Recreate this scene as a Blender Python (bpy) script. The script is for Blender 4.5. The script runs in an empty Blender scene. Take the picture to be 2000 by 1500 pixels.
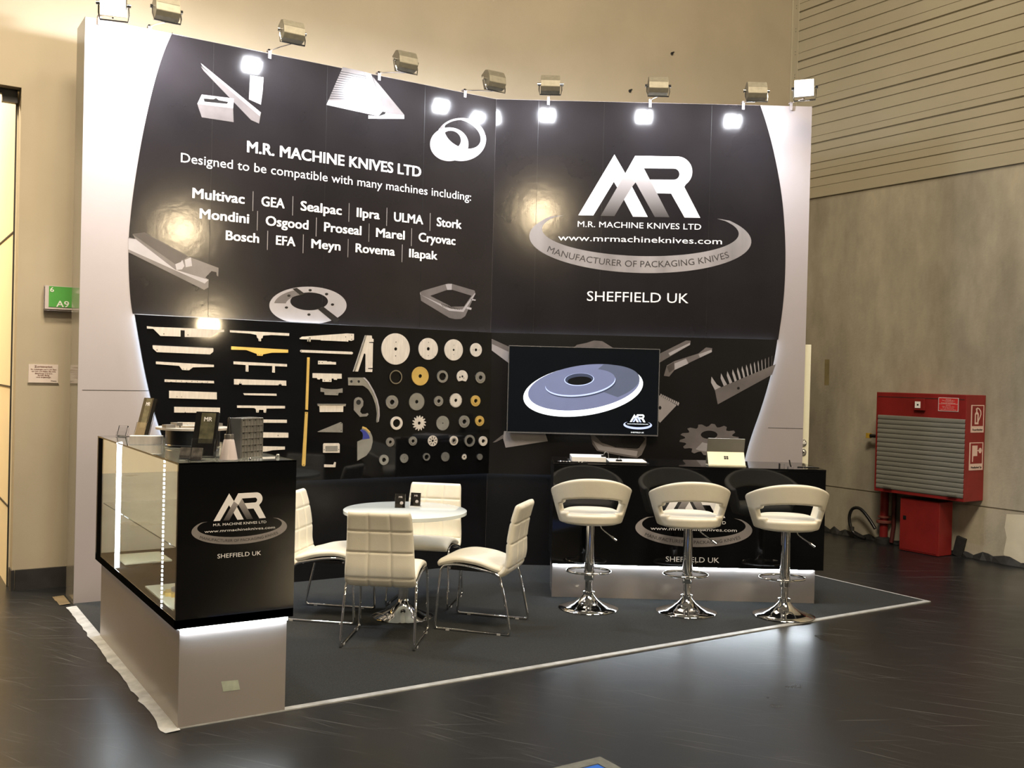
import bpy, bmesh, math, random
from mathutils import Vector, Matrix
from mathutils.geometry import tessellate_polygon
random.seed(4)
S = bpy.context.scene
COL = S.collection
PI = math.pi

# ------------------------------------------------------------------ camera
F_PX, YAW, PITCH, ROLL = 1944.38, .57405, -.009887, .024775
CAM = Vector((-1.27661, -4.86176, 1.75))
_f = Vector((math.sin(YAW)*math.cos(PITCH), math.cos(YAW)*math.cos(PITCH), math.sin(PITCH)))
_r = Vector((math.cos(YAW), -math.sin(YAW), 0)); _u = _r.cross(_f)
CR = math.cos(ROLL)*_r + math.sin(ROLL)*_u
CU = -math.sin(ROLL)*_r + math.cos(ROLL)*_u
cam_d = bpy.data.cameras.new('camera'); cam = bpy.data.objects.new('camera', cam_d); COL.objects.link(cam)
cam_d.sensor_width = 36; cam_d.lens = F_PX/2000*36; cam_d.clip_start = .05; cam_d.clip_end = 200
cam.matrix_world = Matrix(((CR.x, CU.x, -_f.x, CAM.x), (CR.y, CU.y, -_f.y, CAM.y), (CR.z, CU.z, -_f.z, CAM.z), (0, 0, 0, 1)))
S.camera = cam

def ray(x, y):
    return CR*((x-1000)/F_PX) - CU*((y-750)/F_PX) + _f
def hit(x, y, o, n):
    d = ray(x, y); return CAM + d*((Vector(o)-CAM).dot(n)/d.dot(n))
def at_z(x, y, z=0): return hit(x, y, (0, 0, z), Vector((0, 0, 1)))
def at_y(x, y, Y): return hit(x, y, (0, Y, 0), Vector((0, 1, 0)))
def at_x(x, y, X): return hit(x, y, (X, 0, 0), Vector((1, 0, 0)))
def pix(P):
    q = Vector(P)-CAM; w = q.dot(_f)
    return 1000+F_PX*q.dot(CR)/w, 750-F_PX*q.dot(CU)/w

# ------------------------------------------------------------------ world, lights, exposure
vs = S.view_settings
vs.view_transform = 'Standard'; vs.look = 'None'; vs.gamma = 1; vs.use_curve_mapping = False; vs.exposure = 0.0
W = bpy.data.worlds.new('hall_air'); S.world = W; W.use_nodes = True
wn = W.node_tree.nodes; bg = wn['Background']
bg.inputs[0].default_value = (.55, .50, .44, 1); bg.inputs[1].default_value = .11

def area(name, loc, target, size, power, col, sy=None, spread=180):
    l = bpy.data.lights.new(name, 'AREA'); l.energy = power; l.color = col; l.size = size
    l.spread = math.radians(spread)
    if sy: l.shape = 'RECTANGLE'; l.size_y = sy
    o = bpy.data.objects.new(name, l); COL.objects.link(o); o.location = loc
    d = Vector(target)-Vector(loc); o.rotation_euler = d.to_track_quat('-Z', 'Y').to_euler()
    return o
WARM = (1, .84, .62); COOL = (.86, .9, 1)
area('hall_fill_light', (.4, -3.6, 9.5), (1.8, 1.0, 0), 2.0, 760, WARM)
area('hall_fill_light', (4.6, -3.4, 9.5), (4.2, 1, 0), 2.0, 390, WARM)
area('hall_fill_light', (-1.2, -.8, 8.5), (-.15, 3.58, 2.2), 1.2, 75, WARM, spread=50)  # added narrow fill, aimed to brighten the beige pillar; not a lamp of the hall
area('corridor_lamp', (-2.6, 6.2, 5.4), (-.4, 5.2, 1.6), 1.4, 520, (1, .82, .56))

# ------------------------------------------------------------------ materials
MATS = {}
def mat(name, col, rough=.5, metal=0, coat=0, emit=None, estr=0, noise=0, nscale=8, bump=0, bscale=60, spec=.5, trans=0, ior=1.45, streak=None, coat_rough=.03):
    if name in MATS: return MATS[name]
    m = bpy.data.materials.new(name); m.use_nodes = True
    nt = m.node_tree; b = nt.nodes['Principled BSDF']
    b.inputs['Base Color'].default_value = (*col, 1); b.inputs['Roughness'].default_value = rough
    b.inputs['Metallic'].default_value = metal; b.inputs['Coat Weight'].default_value = coat
    b.inputs['Coat Roughness'].default_value = coat_rough
    b.inputs['Specular IOR Level'].default_value = spec; b.inputs['IOR'].default_value = ior
    b.inputs['Transmission Weight'].default_value = trans
    if emit: b.inputs['Emission Color'].default_value = (*emit, 1); b.inputs['Emission Strength'].default_value = estr
    tc = nt.nodes.new('ShaderNodeTexCoord')
    if noise:
        n = nt.nodes.new('ShaderNodeTexNoise'); n.inputs['Scale'].default_value = nscale; n.inputs['Detail'].default_value = 5
        src = tc.outputs['Object']
        if streak:
            mp = nt.nodes.new('ShaderNodeMapping'); mp.inputs['Scale'].default_value = streak
            nt.links.new(src, mp.inputs[0]); src = mp.outputs[0]
        nt.links.new(src, n.inputs['Vector'])
        r = nt.nodes.new('ShaderNodeValToRGB')
        r.color_ramp.elements[0].position = .3; r.color_ramp.elements[1].position = .7
        r.color_ramp.elements[0].color = (*[c*(1-noise) for c in col], 1)
        r.color_ramp.elements[1].color = (*[min(1, c*(1+noise)) for c in col], 1)
        nt.links.new(n.outputs['Fac'], r.inputs[0]); nt.links.new(r.outputs[0], b.inputs['Base Color'])
    if bump:
        n = nt.nodes.new('ShaderNodeTexNoise'); n.inputs['Scale'].default_value = bscale; n.inputs['Detail'].default_value = 3
        nt.links.new(tc.outputs['Object'], n.inputs['Vector'])
        bp = nt.nodes.new('ShaderNodeBump'); bp.inputs['Strength'].default_value = bump; bp.inputs['Distance'].default_value = .01
        nt.links.new(n.outputs['Fac'], bp.inputs['Height']); nt.links.new(bp.outputs[0], b.inputs['Normal'])
        if coat: nt.links.new(bp.outputs[0], b.inputs['Coat Normal'])
    MATS[name] = m
    return m

def floor_material():
    m = mat('polished_black_floor', (.012, .013, .015), .22, spec=.5, bump=.012, bscale=9)
    nt = m.node_tree; b = nt.nodes['Principled BSDF']; L = nt.links
    tc = nt.nodes.new('ShaderNodeTexCoord')
    n = nt.nodes.new('ShaderNodeTexNoise'); n.inputs['Scale'].default_value = 1.1; n.inputs['Detail'].default_value = 3; n.inputs['Roughness'].default_value = .5
    L.new(tc.outputs['Object'], n.inputs['Vector'])
    mr = nt.nodes.new('ShaderNodeMapRange'); mr.inputs[1].default_value = .1; mr.inputs[2].default_value = .9; mr.inputs[3].default_value = .22; mr.inputs[4].default_value = .40
    L.new(n.outputs['Fac'], mr.inputs[0]); L.new(mr.outputs[0], b.inputs['Roughness'])
    # worn scratches: thin bands of stretched noise in two directions
    last = None
    for ang, sc in ((.45, (.5, 30, 1)), (-.6, (34, .45, 1)), (1.2, (.7, 40, 1))):
        rt = nt.nodes.new('ShaderNodeVectorRotate'); rt.rotation_type = 'Z_AXIS'; rt.inputs['Angle'].default_value = ang; L.new(tc.outputs['Object'], rt.inputs['Vector'])
        mp = nt.nodes.new('ShaderNodeMapping'); mp.inputs['Scale'].default_value = sc; L.new(rt.outputs[0], mp.inputs[0])
        q = nt.nodes.new('ShaderNodeTexNoise'); q.inputs['Scale'].default_value = 2.2; q.inputs['Detail'].default_value = 2; q.inputs['Roughness'].default_value = .5
        L.new(mp.outputs[0], q.inputs['Vector'])
        r = nt.nodes.new('ShaderNodeMapRange'); r.inputs[1].default_value = .655; r.inputs[2].default_value = .78
        L.new(q.outputs['Fac'], r.inputs[0])
        if last is None: last = r.outputs[0]
        else:
            mx = nt.nodes.new('ShaderNodeMath'); mx.operation = 'MAXIMUM'; L.new(last, mx.inputs[0]); L.new(r.outputs[0], mx.inputs[1]); last = mx.outputs[0]
    mix = nt.nodes.new('ShaderNodeMix'); mix.data_type = 'RGBA'
    mix.inputs[6].default_value = (.008, .0088, .010, 1); mix.inputs[7].default_value = (.10, .10, .10, 1)
    L.new(last, mix.inputs[0]); L.new(mix.outputs[2], b.inputs['Base Color'])
    return m

def concrete_material():
    m = mat('stained_concrete', (.3, .28, .23), .8, bump=.15, bscale=40)
    nt = m.node_tree; b = nt.nodes['Principled BSDF']; L = nt.links
    tc = nt.nodes.new('ShaderNodeTexCoord'); out = None
    for sc, mscale, lo, hi in ((1.3, (1, 1, .35), .6, 1.12), (6, (1, 1, .5), .88, 1.06)):
        mp = nt.nodes.new('ShaderNodeMapping'); mp.inputs['Scale'].default_value = mscale; L.new(tc.outputs['Object'], mp.inputs[0])
        n = nt.nodes.new('ShaderNodeTexNoise'); n.inputs['Scale'].default_value = sc; n.inputs['Detail'].default_value = 7; n.inputs['Roughness'].default_value = .62
        L.new(mp.outputs[0], n.inputs['Vector'])
        r = nt.nodes.new('ShaderNodeMapRange'); r.inputs[1].default_value = .3; r.inputs[2].default_value = .68; r.inputs[3].default_value = lo; r.inputs[4].default_value = hi
        L.new(n.outputs['Fac'], r.inputs[0])
        if out is None: out = r.outputs[0]
        else:
            mu = nt.nodes.new('ShaderNodeMath'); mu.operation = 'MULTIPLY'; L.new(out, mu.inputs[0]); L.new(r.outputs[0], mu.inputs[1]); out = mu.outputs[0]
    vm = nt.nodes.new('ShaderNodeVectorMath'); vm.operation = 'SCALE'; vm.inputs[0].default_value = (.40, .365, .285)
    L.new(out, vm.inputs['Scale']); L.new(vm.outputs[0], b.inputs['Base Color'])
    return m

M_floor = floor_material(); M_concrete = concrete_material()
M_plaster = mat('beige_plaster', (.315, .27, .195), .75, noise=.07, nscale=1.4, bump=.05, bscale=30)
M_clad = mat('cream_ribbed_cladding', (.37, .335, .245), .55, noise=.06, nscale=.9)
M_corr = mat('cream_corridor_panel', (.75, .64, .44), .5, noise=.03, nscale=2)
M_dark = mat('dark_trim', (.02, .019, .018), .5, noise=.3)
M_tar = mat('black_bitumen', (.012, .012, .012), .7, noise=.4, nscale=20)
M_carpet = mat('charcoal_carpet', (.036, .038, .038), .95, noise=.3, nscale=240, bump=.5, bscale=500, spec=.1)
M_tape = mat('white_edge_tape', (.38, .39, .39), .4, noise=.22, nscale=14)
M_white = mat('satin_lilac_silver_laminate', (.31, .28, .28), .28, noise=.02, nscale=3)
M_side = mat('grey_gloss_return', (.16, .15, .13), .12, noise=.05)
M_vinyl = mat('black_gloss_vinyl', (.014, .012, .0125), .125, bump=.035, bscale=16, noise=.15, nscale=2)
M_acryl = mat('black_acrylic', (.004, .004, .0045), .05, noise=.1)
M_low = mat('black_satin_panel', (.006, .006, .007), .25, noise=.1)
M_letter = mat('white_lettering', (.86, .84, .84), .35, noise=.01)
M_letter2 = mat('silver_print', (.5, .46, .45), .3, noise=.25, nscale=3, streak=(1, 1, .2))
def stroke_material():
    m = mat('silver_gradient_print', (.5, .46, .45), .3)
    nt = m.node_tree; tc = nt.nodes.new('ShaderNodeTexCoord'); sp = nt.nodes.new('ShaderNodeSeparateXYZ'); r = nt.nodes.new('ShaderNodeValToRGB')
    r.color_ramp.elements[0].color = (.05, .045, .045, 1); r.color_ramp.elements[1].color = (.40, .37, .37, 1); r.color_ramp.elements[1].position = 1.0
    nt.links.new(tc.outputs['Generated'], sp.inputs[0]); nt.links.new(sp.outputs['Z'], r.inputs[0]); nt.links.new(r.outputs[0], nt.nodes['Principled BSDF'].inputs['Base Color'])
    return m
M_stroke = stroke_material()
M_swoosh = mat('silver_swoosh_print', (.25, .23, .225), .3, noise=.35, nscale=2.5, streak=(1, 1, .15))
M_letter3 = mat('dark_print', (.035, .03, .03), .4, noise=.1)
M_pl = mat('print_light_steel', (.30, .28, .285), .25, noise=.12, nscale=4)
M_pm = mat('print_mid_steel', (.12, .106, .103), .25, noise=.2, nscale=5)
M_pd = mat('print_dark_steel', (.06, .052, .05), .25, noise=.25, nscale=5)
M_pk = mat('print_black', (.012, .011, .011), .25, noise=.1)
M_joint = mat('panel_joint', (.004, .004, .004), .4, noise=.1)
M_led = mat('led_strip_white', (.9, .95, 1), .5, emit=(.86, .94, 1), estr=14, noise=.01)
M_led2 = mat('led_strip_bright', (.9, .95, 1), .5, emit=(.86, .94, 1), estr=60, noise=.01)
M_led3 = mat('led_halo_strip', (.9, .95, 1), .5, emit=(.72, .86, 1), estr=16, noise=.01)
M_led4 = mat('showcase_led', (.9, .95, 1), .5, emit=(.9, .95, 1), estr=150, noise=.01)
M_lens = mat('floodlight_lens', (1, 1, 1), .3, emit=(.9, .93, 1), estr=90, noise=.01)
M_hall = mat('hall_lamp_lens', (1, 1, 1), .3, emit=(1, .78, .48), estr=260, noise=.01)
M_alu = mat('cast_grey_housing', (.30, .28, .22), .5, .3, noise=.12, nscale=30)
M_chrome = mat('chrome', (.8, .8, .8), .06, 1, noise=.02)
M_leather = mat('cream_leatherette', (.74, .70, .585), .42, noise=.03, nscale=12, bump=.08, bscale=160)
M_table = mat('frosted_white_glass', (.66, .71, .70), .12, noise=.02)
M_steel = mat('brushed_steel', (.60, .555, .50), .42, .35, noise=.1, nscale=9, streak=(6, 1, 1))
M_steel2 = mat('machined_steel', (.5, .5, .48), .25, .85, noise=.15, nscale=14)
M_steeld = mat('dark_ground_steel', (.26, .25, .235), .35, .6, noise=.2, nscale=12)
M_gold = mat('titanium_gold_coating', (.68, .47, .14), .3, .55, noise=.08, nscale=9)
M_blue = mat('blue_film', (.03, .04, .22), .3, noise=.1)
M_hole = mat('black_bore', (.004, .004, .004), .6, noise=.1)
M_glass = mat('clear_glass', (.96, 1, .985), .0, trans=1, ior=1.45, noise=.005)
M_acl = mat('clear_acrylic', (1, 1, 1), .02, trans=1, ior=1.49, noise=.003)
M_frame = mat('black_matt_frame', (.005, .005, .005), .9, spec=.0, noise=.15)
M_black = mat('black_plastic', (.01, .01, .011), .3, noise=.15)
M_red = mat('fire_red_paint', (.21, .016, .015), .4, noise=.14, nscale=5)
M_red2 = mat('bright_red_sign', (.5, .03, .03), .4, noise=.05)
M_shut = mat('grey_roller_shutter', (.20, .20, .175), .5, .2, noise=.1, nscale=3, streak=(1, 1, 8))
M_paper = mat('white_paper', (.85, .84, .84), .6, noise=.02)
M_green = mat('green_sign_panel', (.07, .27, .055), .35, noise=.05)
M_cream = mat('ivory_painted_steel', (.72, .71, .56), .35, noise=.03)
M_grey = mat('grey_device_metal', (.2, .19, .165), .35, .5, noise=.06)
M_lgrey = mat('light_device_metal', (.62, .6, .46), .4, .1, noise=.03)
M_yel = mat('yellow_valve_paint', (.5, .33, .04), .4, noise=.15)
M_bluemat = mat('blue_floor_panel', (.02, .12, .55), .4, noise=.08)
M_greym = mat('grey_floor_frame', (.12, .125, .11), .6, noise=.2, nscale=30)
M_pink = mat('pearly_pink_plastic', (.55, .49, .49), .2, noise=.03)
M_leaf = mat('printed_black_leaflet', (.012, .011, .010), .2, noise=.2)
M_leaf2 = mat('printed_leaflet_picture', (.10, .095, .06), .2, noise=.5, nscale=22)
M_velvet = mat('cream_display_pad', (.75, .72, .52), .6, noise=.03)
M_tapeg = mat('pale_green_tape', (.42, .47, .38), .5, noise=.12, nscale=30)
M_scr = mat('dark_screen', (.004, .005, .006), .12, emit=(.3, .4, .6), estr=.004, noise=.05)
def screen(name, c, s): return mat(name, c, .3, emit=c, estr=s, noise=.05)
M_s1 = screen('screen_white', (.85, .92, 1), .95); M_s2 = screen('screen_steel_blue', (.13, .15, .26), .75)
M_s3 = screen('screen_slate', (.075, .09, .14), .75); M_s4 = screen('screen_black', (.003, .004, .006), .2)
M_s5 = screen('screen_pale_blue', (.4, .48, .75), .9); M_s6 = screen('screen_shadow', (.035, .045, .08), .7)

# ------------------------------------------------------------------ object helpers
def put(o, parent=None, label=None, cat=None, group=None, kind=None):
    if o.name not in COL.objects: COL.objects.link(o)
    if parent is not None: o.parent = parent
    if label: o['label'] = label
    if cat: o['category'] = cat
    if group: o['group'] = group
    if kind: o['kind'] = kind
    return o
def thing(name, label, cat, loc=(0, 0, 0), rz=0, group=None):
    o = bpy.data.objects.new(name, None); o.empty_display_size = .1
    o.location = loc; o.rotation_euler = (0, 0, rz)
    return put(o, None, label, cat, group)

def poly_area(p): return sum(p[i][0]*p[(i+1) % len(p)][1]-p[(i+1) % len(p)][0]*p[i][1] for i in range(len(p)))/2

class MB:
    """collects shapes and links them as one mesh object"""
    def __init__(s): s.bm = bmesh.new()
    def face(s, pts):
        return s.bm.faces.new([s.bm.verts.new(p) for p in pts])
    def box(s, lo, hi, M=None):
        v = [Vector((x, y, z)) for x in (lo[0], hi[0]) for y in (lo[1], hi[1]) for z in (lo[2], hi[2])]
        if M: v = [M @ p for p in v]
        v = [s.bm.verts.new(p) for p in v]
        for f in ((0, 1, 3, 2), (4, 6, 7, 5), (0, 4, 5, 1), (2, 3, 7, 6), (0, 2, 6, 4), (1, 5, 7, 3)): s.bm.faces.new([v[i] for i in f])
        return s
    def shape(s, outs, y, t, M=None):
        """flat shape: outlines in (x, z), front face at y (towards -y), back at y+t; further outlines are holes"""
        fixed = []
        for i, p in enumerate(outs):
            a = poly_area(p)
            if (i == 0) != (a > 0): p = list(reversed(p))
            fixed.append([(float(q[0]), float(q[1])) for q in p])
        tris = tessellate_polygon([[Vector((q[0], q[1], 0)) for q in p] for p in fixed])
        flat = [q for p in fixed for q in p]
        T = (lambda p: M @ Vector(p)) if M else (lambda p: p)
        fr = [s.bm.verts.new(T((q[0], y, q[1]))) for q in flat]
        bk = [s.bm.verts.new(T((q[0], y+t, q[1]))) for q in flat] if t else None
        for a, b, c in tris:
            n = (flat[b][0]-flat[a][0])*(flat[c][1]-flat[a][1])-(flat[c][0]-flat[a][0])*(flat[b][1]-flat[a][1])
            if n < 0: b, c = c, b
            try:
                s.bm.faces.new((fr[a], fr[b], fr[c]))
                if t: s.bm.faces.new((bk[a], bk[c], bk[b]))
            except ValueError: pass
        if t:
            k = 0
            for p in fixed:
                m = len(p)
                for i in range(m):
                    j = (i+1) % m
                    s.bm.faces.new((fr[k+i], bk[k+i], bk[k+j], fr[k+j]))
                k += m
        return s
    def lathe(s, prof, c=(0, 0, 0), n=48, axis='z', caps=True):
        rings = []
        for r, h in prof:
            ring = []
            for i in range(n):
                a = 2*PI*i/n; x, y = r*math.cos(a), r*math.sin(a)
                p = (x, y, h) if axis == 'z' else ((x, -h, y) if axis == 'y' else (h, x, y))
                ring.append(s.bm.verts.new((p[0]+c[0], p[1]+c[1], p[2]+c[2])))
            rings.append(ring)
        for a, b in zip(rings, rings[1:]):
            for i in range(n):
                j = (i+1) % n; s.bm.faces.new((a[i], a[j], b[j], b[i]))
        if caps:
            s.bm.faces.new(list(reversed(rings[0]))); s.bm.faces.new(rings[-1])
        return s
    def tube(s, pts, r, n=10, closed=False, smooth=0):
        P = [Vector(p) for p in pts]
        for _ in range(smooth):
            Q = []
            m = len(P)
            for i in range(m if closed else m-1):
                a, b = P[i], P[(i+1) % m]; Q += [a*.75+b*.25, a*.25+b*.75]
            if not closed: Q = [P[0]]+Q[1:-1]+[P[-1]]
            P = Q
        rr = r if isinstance(r, (list, tuple)) else None
        m = len(P); rings = []; up = Vector((0, 0, 1)); prev = None
        for i in range(m):
            if closed: t = (P[(i+1) % m]-P[i-1])
            else: t = P[min(i+1, m-1)]-P[max(i-1, 0)]
            t.normalize()
            if prev is None:
                a = Vector((1, 0, 0)) if abs(t.x) < .9 else Vector((0, 1, 0)); nrm = t.cross(a).normalized()
            else: nrm = (prev-t*prev.dot(t)).normalized()
            prev = nrm; bn = t.cross(nrm)
            R = (rr[0]+(rr[1]-rr[0])*i/(m-1)) if rr else r
            rings.append([s.bm.verts.new(P[i]+(nrm*math.cos(2*PI*k/n)+bn*math.sin(2*PI*k/n))*R) for k in range(n)])
        for i in range(m if closed else m-1):
            a, b = rings[i], rings[(i+1) % m]
            for k in range(n):
                l = (k+1) % n; s.bm.faces.new((a[k], a[l], b[l], b[k]))
        if not closed:
            s.bm.faces.new(list(reversed(rings[0]))); s.bm.faces.new(rings[-1])
        return s
    def grid(s, rows, closed_u=False, cap=False):
        V = [[s.bm.verts.new(p) for p in r] for r in rows]
        for a, b in zip(V, V[1:]):
            m = len(a)
            for i in range(m if closed_u else m-1):
                j = (i+1) % m; s.bm.faces.new((a[i], a[j], b[j], b[i]))
        if cap: s.bm.faces.new(list(reversed(V[0]))); s.bm.faces.new(V[-1])
        return s
    def text(s, string, u0, u1, z0, cap, y, bold=0, t=.0015, fn=None):
        v, f, capH, x0, x1 = glyphs(string, bold)
        k = (u1-u0)/(x1-x0); kz = cap/capH
        vv = []
        for p in v:
            q = (u0+(p[0]-x0)*k, p[1]*kz)
            if fn: q = fn(q[0], q[1])
            else: q = (q[0], q[1]+z0)
            vv.append(s.bm.verts.new((q[0], y-p[2], q[1])))
        for idx in f:
            try: s.bm.faces.new([vv[i] for i in idx])
            except ValueError: pass
        return s
    def build(s, name, m, parent=None, smooth=None, bevel=0, recalc=False, **k):
        if recalc: bmesh.ops.recalc_face_normals(s.bm, faces=s.bm.faces[:])
        me = bpy.data.meshes.new(name); s.bm.to_mesh(me); s.bm.free()
        for q in (m if isinstance(m, (list, tuple)) else [m]): me.materials.append(q)
        if smooth is not None:
            me.shade_smooth(); me.set_sharp_from_angle(angle=math.radians(smooth))
        o = bpy.data.objects.new(name, me)
        put(o, parent, **k)
        if bevel:
            b = o.modifiers.new('bevel', 'BEVEL'); b.width = bevel; b.segments = 2; b.limit_method = 'ANGLE'
        return o

_G = {}
def glyphs(string, bold=0):
    """flat glyph faces of a string; returns verts, faces, cap height, left, right"""
    key = (string, bold)
    if key in _G: return _G[key]
    cu = bpy.data.curves.new('t', 'FONT'); cu.body = string; cu.size = 1; cu.resolution_u = 3
    cu.fill_mode = 'FRONT'
    o = bpy.data.objects.new('t', cu); COL.objects.link(o)
    dg = bpy.context.evaluated_depsgraph_get(); me = o.evaluated_get(dg).to_mesh()
    v = [tuple(p.co) for p in me.vertices]; f = [tuple(p.vertices) for p in me.polygons]
    o.evaluated_get(dg).to_mesh_clear(); bpy.data.objects.remove(o); bpy.data.curves.remove(cu)
    xs = [p[0] for p in v]
    if bold > 0:      # heavier weight: the same glyphs again, shifted by a fraction of the stroke
        v0, f0, n0 = list(v), list(f), len(v); v, f = [], []
        for k, (sx, sy) in enumerate(((-1, -.6), (1, -.6), (-1, .6), (1, .6), (0, 0))):
            v += [(p[0]+sx*bold*.8, p[1]+sy*bold*.8, .0003*k) for p in v0]; f += [tuple(i+n0*k for i in q) for q in f0]
        xs = [p[0] for p in v]
    if string == 'H': ch = max(p[1] for p in v)
    else: ch = glyphs('H', bold)[2]
    _G[key] = (v, f, ch, min(xs), max(xs)); return _G[key]

def circle(cx, cz, r, n=40, rz=None, a0=0): return [(cx+r*math.cos(a0+2*PI*i/n), cz+(rz or r)*math.sin(a0+2*PI*i/n)) for i in range(n)]
def ell(cx, cy, rx, ry, rot=0, n=64, a0=0, a1=2*PI, close=True):
    out = []
    m = n if close else n+1
    for i in range(m):
        a = a0+(a1-a0)*i/n; x, y = rx*math.cos(a), ry*math.sin(a)
        out.append((cx+x*math.cos(rot)-y*math.sin(rot), cy+x*math.sin(rot)+y*math.cos(rot)))
    return out

# ------------------------------------------------------------------ the hall
YB, XR, DIV, GROOVE = 3.5844, 8.1606, 3.9668, .536
W0, D0, H0, C0, L0, ANG = 5.9326, 2.9041, 4.2572, 3.4984, 2.8803, .578
ZS, ZM, PT = 2.1235, .8404, .05          # display panel top, bottom, thickness
b = MB(); b.box((-14, -16, -.1), (XR+.4, 14, 0)); b.build('floor', M_floor, kind='structure')
b = MB(); b.box((-.33, YB, 0), (XR+.3, YB+.14, 8)); b.box((-4.2, YB, 3.84), (-.33, YB+.14, 8)); b.box((-9, YB, 0), (-4.2, YB+.14, 8))
b.build('wall_back', M_plaster, kind='structure')
b = MB(); b.box((-.31, YB-.025, 0), (4, YB, .155)); b.box((-.34, YB-.025, 0), (-.315, YB+.13, .155)); b.build('baseboard_back', M_dark, kind='structure')
b = MB(); b.box((XR, -14, 0), (XR+.3, YB, GROOVE-.012)); b.box((XR+.012, -14, GROOVE-.012), (XR+.3, YB, GROOVE+.006)); b.box((XR, -14, GROOVE+.006), (XR+.3, YB, DIV))
wr = b.build('wall_right', M_concrete, kind='structure')
# repainted patch at the foot of the concrete
q = [at_x(x, y, XR-.002) for x, y in ((1966, 1004), (2010, 1006), (2010, 1112), (1964, 1097), (1960, 1080), (1966, 1050), (1962, 1030))]
b = MB(); b.face([(p.x, p.y, p.z) for p in q]); b.build('paint_patch', mat('fresh_cream_paint', (.62, .58, .45), .7, noise=.05), wr, label='fresh cream paint patch at the foot of the concrete')
q = [at_x(x, y, XR-.002) for x, y in ((1611, 702), (1620, 702), (1619, 752), (1610, 752))]
b = MB(); b.face([(p.x, p.y, p.z) for p in q]); b.build('paint_mark', mat('ochre_paint_mark', (.2, .165, .08), .7, noise=.2), wr, label='faded ochre stripe on the concrete')
# ribbed cladding above the concrete
ribs = [(3.945, 1), (4.062, 0), (4.170, 1), (4.260, 0), (4.346, 1), (4.475, 1), (4.583, 2), (4.665, 0)]
z = 4.665
for k in range(5):
    for dz, h in ((.13, 1), (.26, 1), (.36, 2), (.46, 0), (.60, 1)): ribs.append((z+dz, h))
    z += .60
prof = [(XR-.02, DIV-.03)]
for z, h in ribs:
    dpt = (.006, .012, .022)[h]; wd = (.010, .014, .02)[h]
    if z < DIV+.02: continue
    prof += [(XR-.02, z-wd/2), (XR-.02+dpt, z-wd/2+.003), (XR-.02+dpt, z+wd/2-.003), (XR-.02, z+wd/2)]
prof += [(XR-.02, 8), (XR+.2, 8), (XR+.2, DIV-.03)]
b = MB(); b.grid([[(x, y, z) for x, z in prof] for y in (-14, YB)]); b.face([(x, -14, z) for x, z in prof])
b.build('wall_right_cladding', M_clad, kind='structure')
b = MB(); b.box((XR-.03, YB-.10, DIV-.03), (XR-.021, YB-.006, 8)); b.box((XR-.05, YB-.014, DIV), (XR-.021, YB-.001, 8)); b.build('trim_1', M_clad, kind='structure')
b = MB()
for k in range(16):
    for w in (0, .035): b.lathe([(.006, 0), (.006, .004)], (XR-.03, YB-.06, 4.6+k*.28+w), 8, 'x')
b.build('trim_3', M_dark, kind='structure')
b = MB()                                       # ragged bitumen line along the right wall
rows = []; y = -6
pts = []
while y < YB:
    pts.append((y, .035+.05*random.random()**2)); y += .05+.07*random.random()
b.grid([[(XR-.012-.05*random.random(), p, .002) for p, h in pts], [(XR-.008, p, h) for p, h in pts]]); b.build('baseboard_right', M_tar, kind='structure')
# corridor beyond the opening at the left
b = MB(); b.box((-.345, YB+.17, 0), (-.20, 12, 6)); b.box((-4.5, YB+.14, 0), (-4.3, 12, 6)); b.box((-4.5, 12, 0), (-.2, 12.2, 6)); b.box((-4.5, YB+.14, 6), (-.2, 12.2, 6.2))
b.build('wall_left', M_corr, kind='structure')
b = MB()
for zz in (2.75, 1.55, .62): b.box((-.352, YB+.17, zz), (-.344, 12, zz+.012))
b.box((-.350, YB+.155, 0), (-.340, YB+.17, 3.85))
b.build('trim_2', M_dark, kind='structure')
b = MB(); b.box((-4.2, YB+.10, 3.80), (-.345, YB+.15, 3.84)); b.box((-.45, YB+.09, 3.74), (-.345, YB+.15, 3.81)); b.build('door_1', M_dark, kind='structure')

# pillar signs
t = thing('hall_sign', 'green hall sign reading 6 and A9 on the beige pillar', 'sign', (0, YB-.05, 0))
def quad_px(b, pts, Y, dy=0):
    q = [at_y(x, y, Y) for x, y in pts]; b.face([(p.x, dy, p.z) for p in q])
p0, p1 = at_y(86, 557, YB-.05), at_y(141, 606, YB-.05)
b = MB(); b.box((p0.x, 0, p1.z), (p1.x+.02, .02, p0.z)); b.build('sign_backing', mat('sign_grey', (.42, .37, .36), .3, noise=.05), t)
b = MB(); b.box((p0.x+.035, -.003, p1.z+.018), (p1.x+.018, 0, p0.z-.004)); gp = b.build('green_panel', M_green, t)
MLT = mat('sign_lettering', (.6, .62, .55), .4, noise=.02)
b = MB(); b.text('6', p0.x+.043, p0.x+.070, p0.z-.048, .036, -.0042, .02); b.build('lettering', MLT, t); b = MB(); b.text('A9', p0.x+.088, p0.x+.180, p1.z+.020, .048, -.0042, .02); b.build('lettering', MLT, t)
b = MB(); b.tube([(p0.x, -.01, p1.z-.004), (p1.x+.02, -.01, p1.z-.004)], .006); b.tube([(p0.x+.003, -.01, p1.z-.004), (p0.x+.003, -.01, p0.z)], .004); b.build('clear_holder', M_acl, t, recalc=True)
b = MB(); b.box((p1.x+.0, -.035, p1.z), (p1.x+.012, .02, p1.z+.11)); b.box((p1.x+.001, .02, p1.z+.03), (p1.x+.011, .05, p1.z+.08)); b.build('bracket', mat('brass_bracket', (.45, .36, .2), .25, .8, noise=.1), t)
p0, p1 = at_y(56, 711, YB-.006), at_y(113, 748, YB-.006)
t = thing('notice', 'small red-lettered notice in a clear cover on the beige pillar', 'notice', (0, YB-.006, 0))
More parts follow.
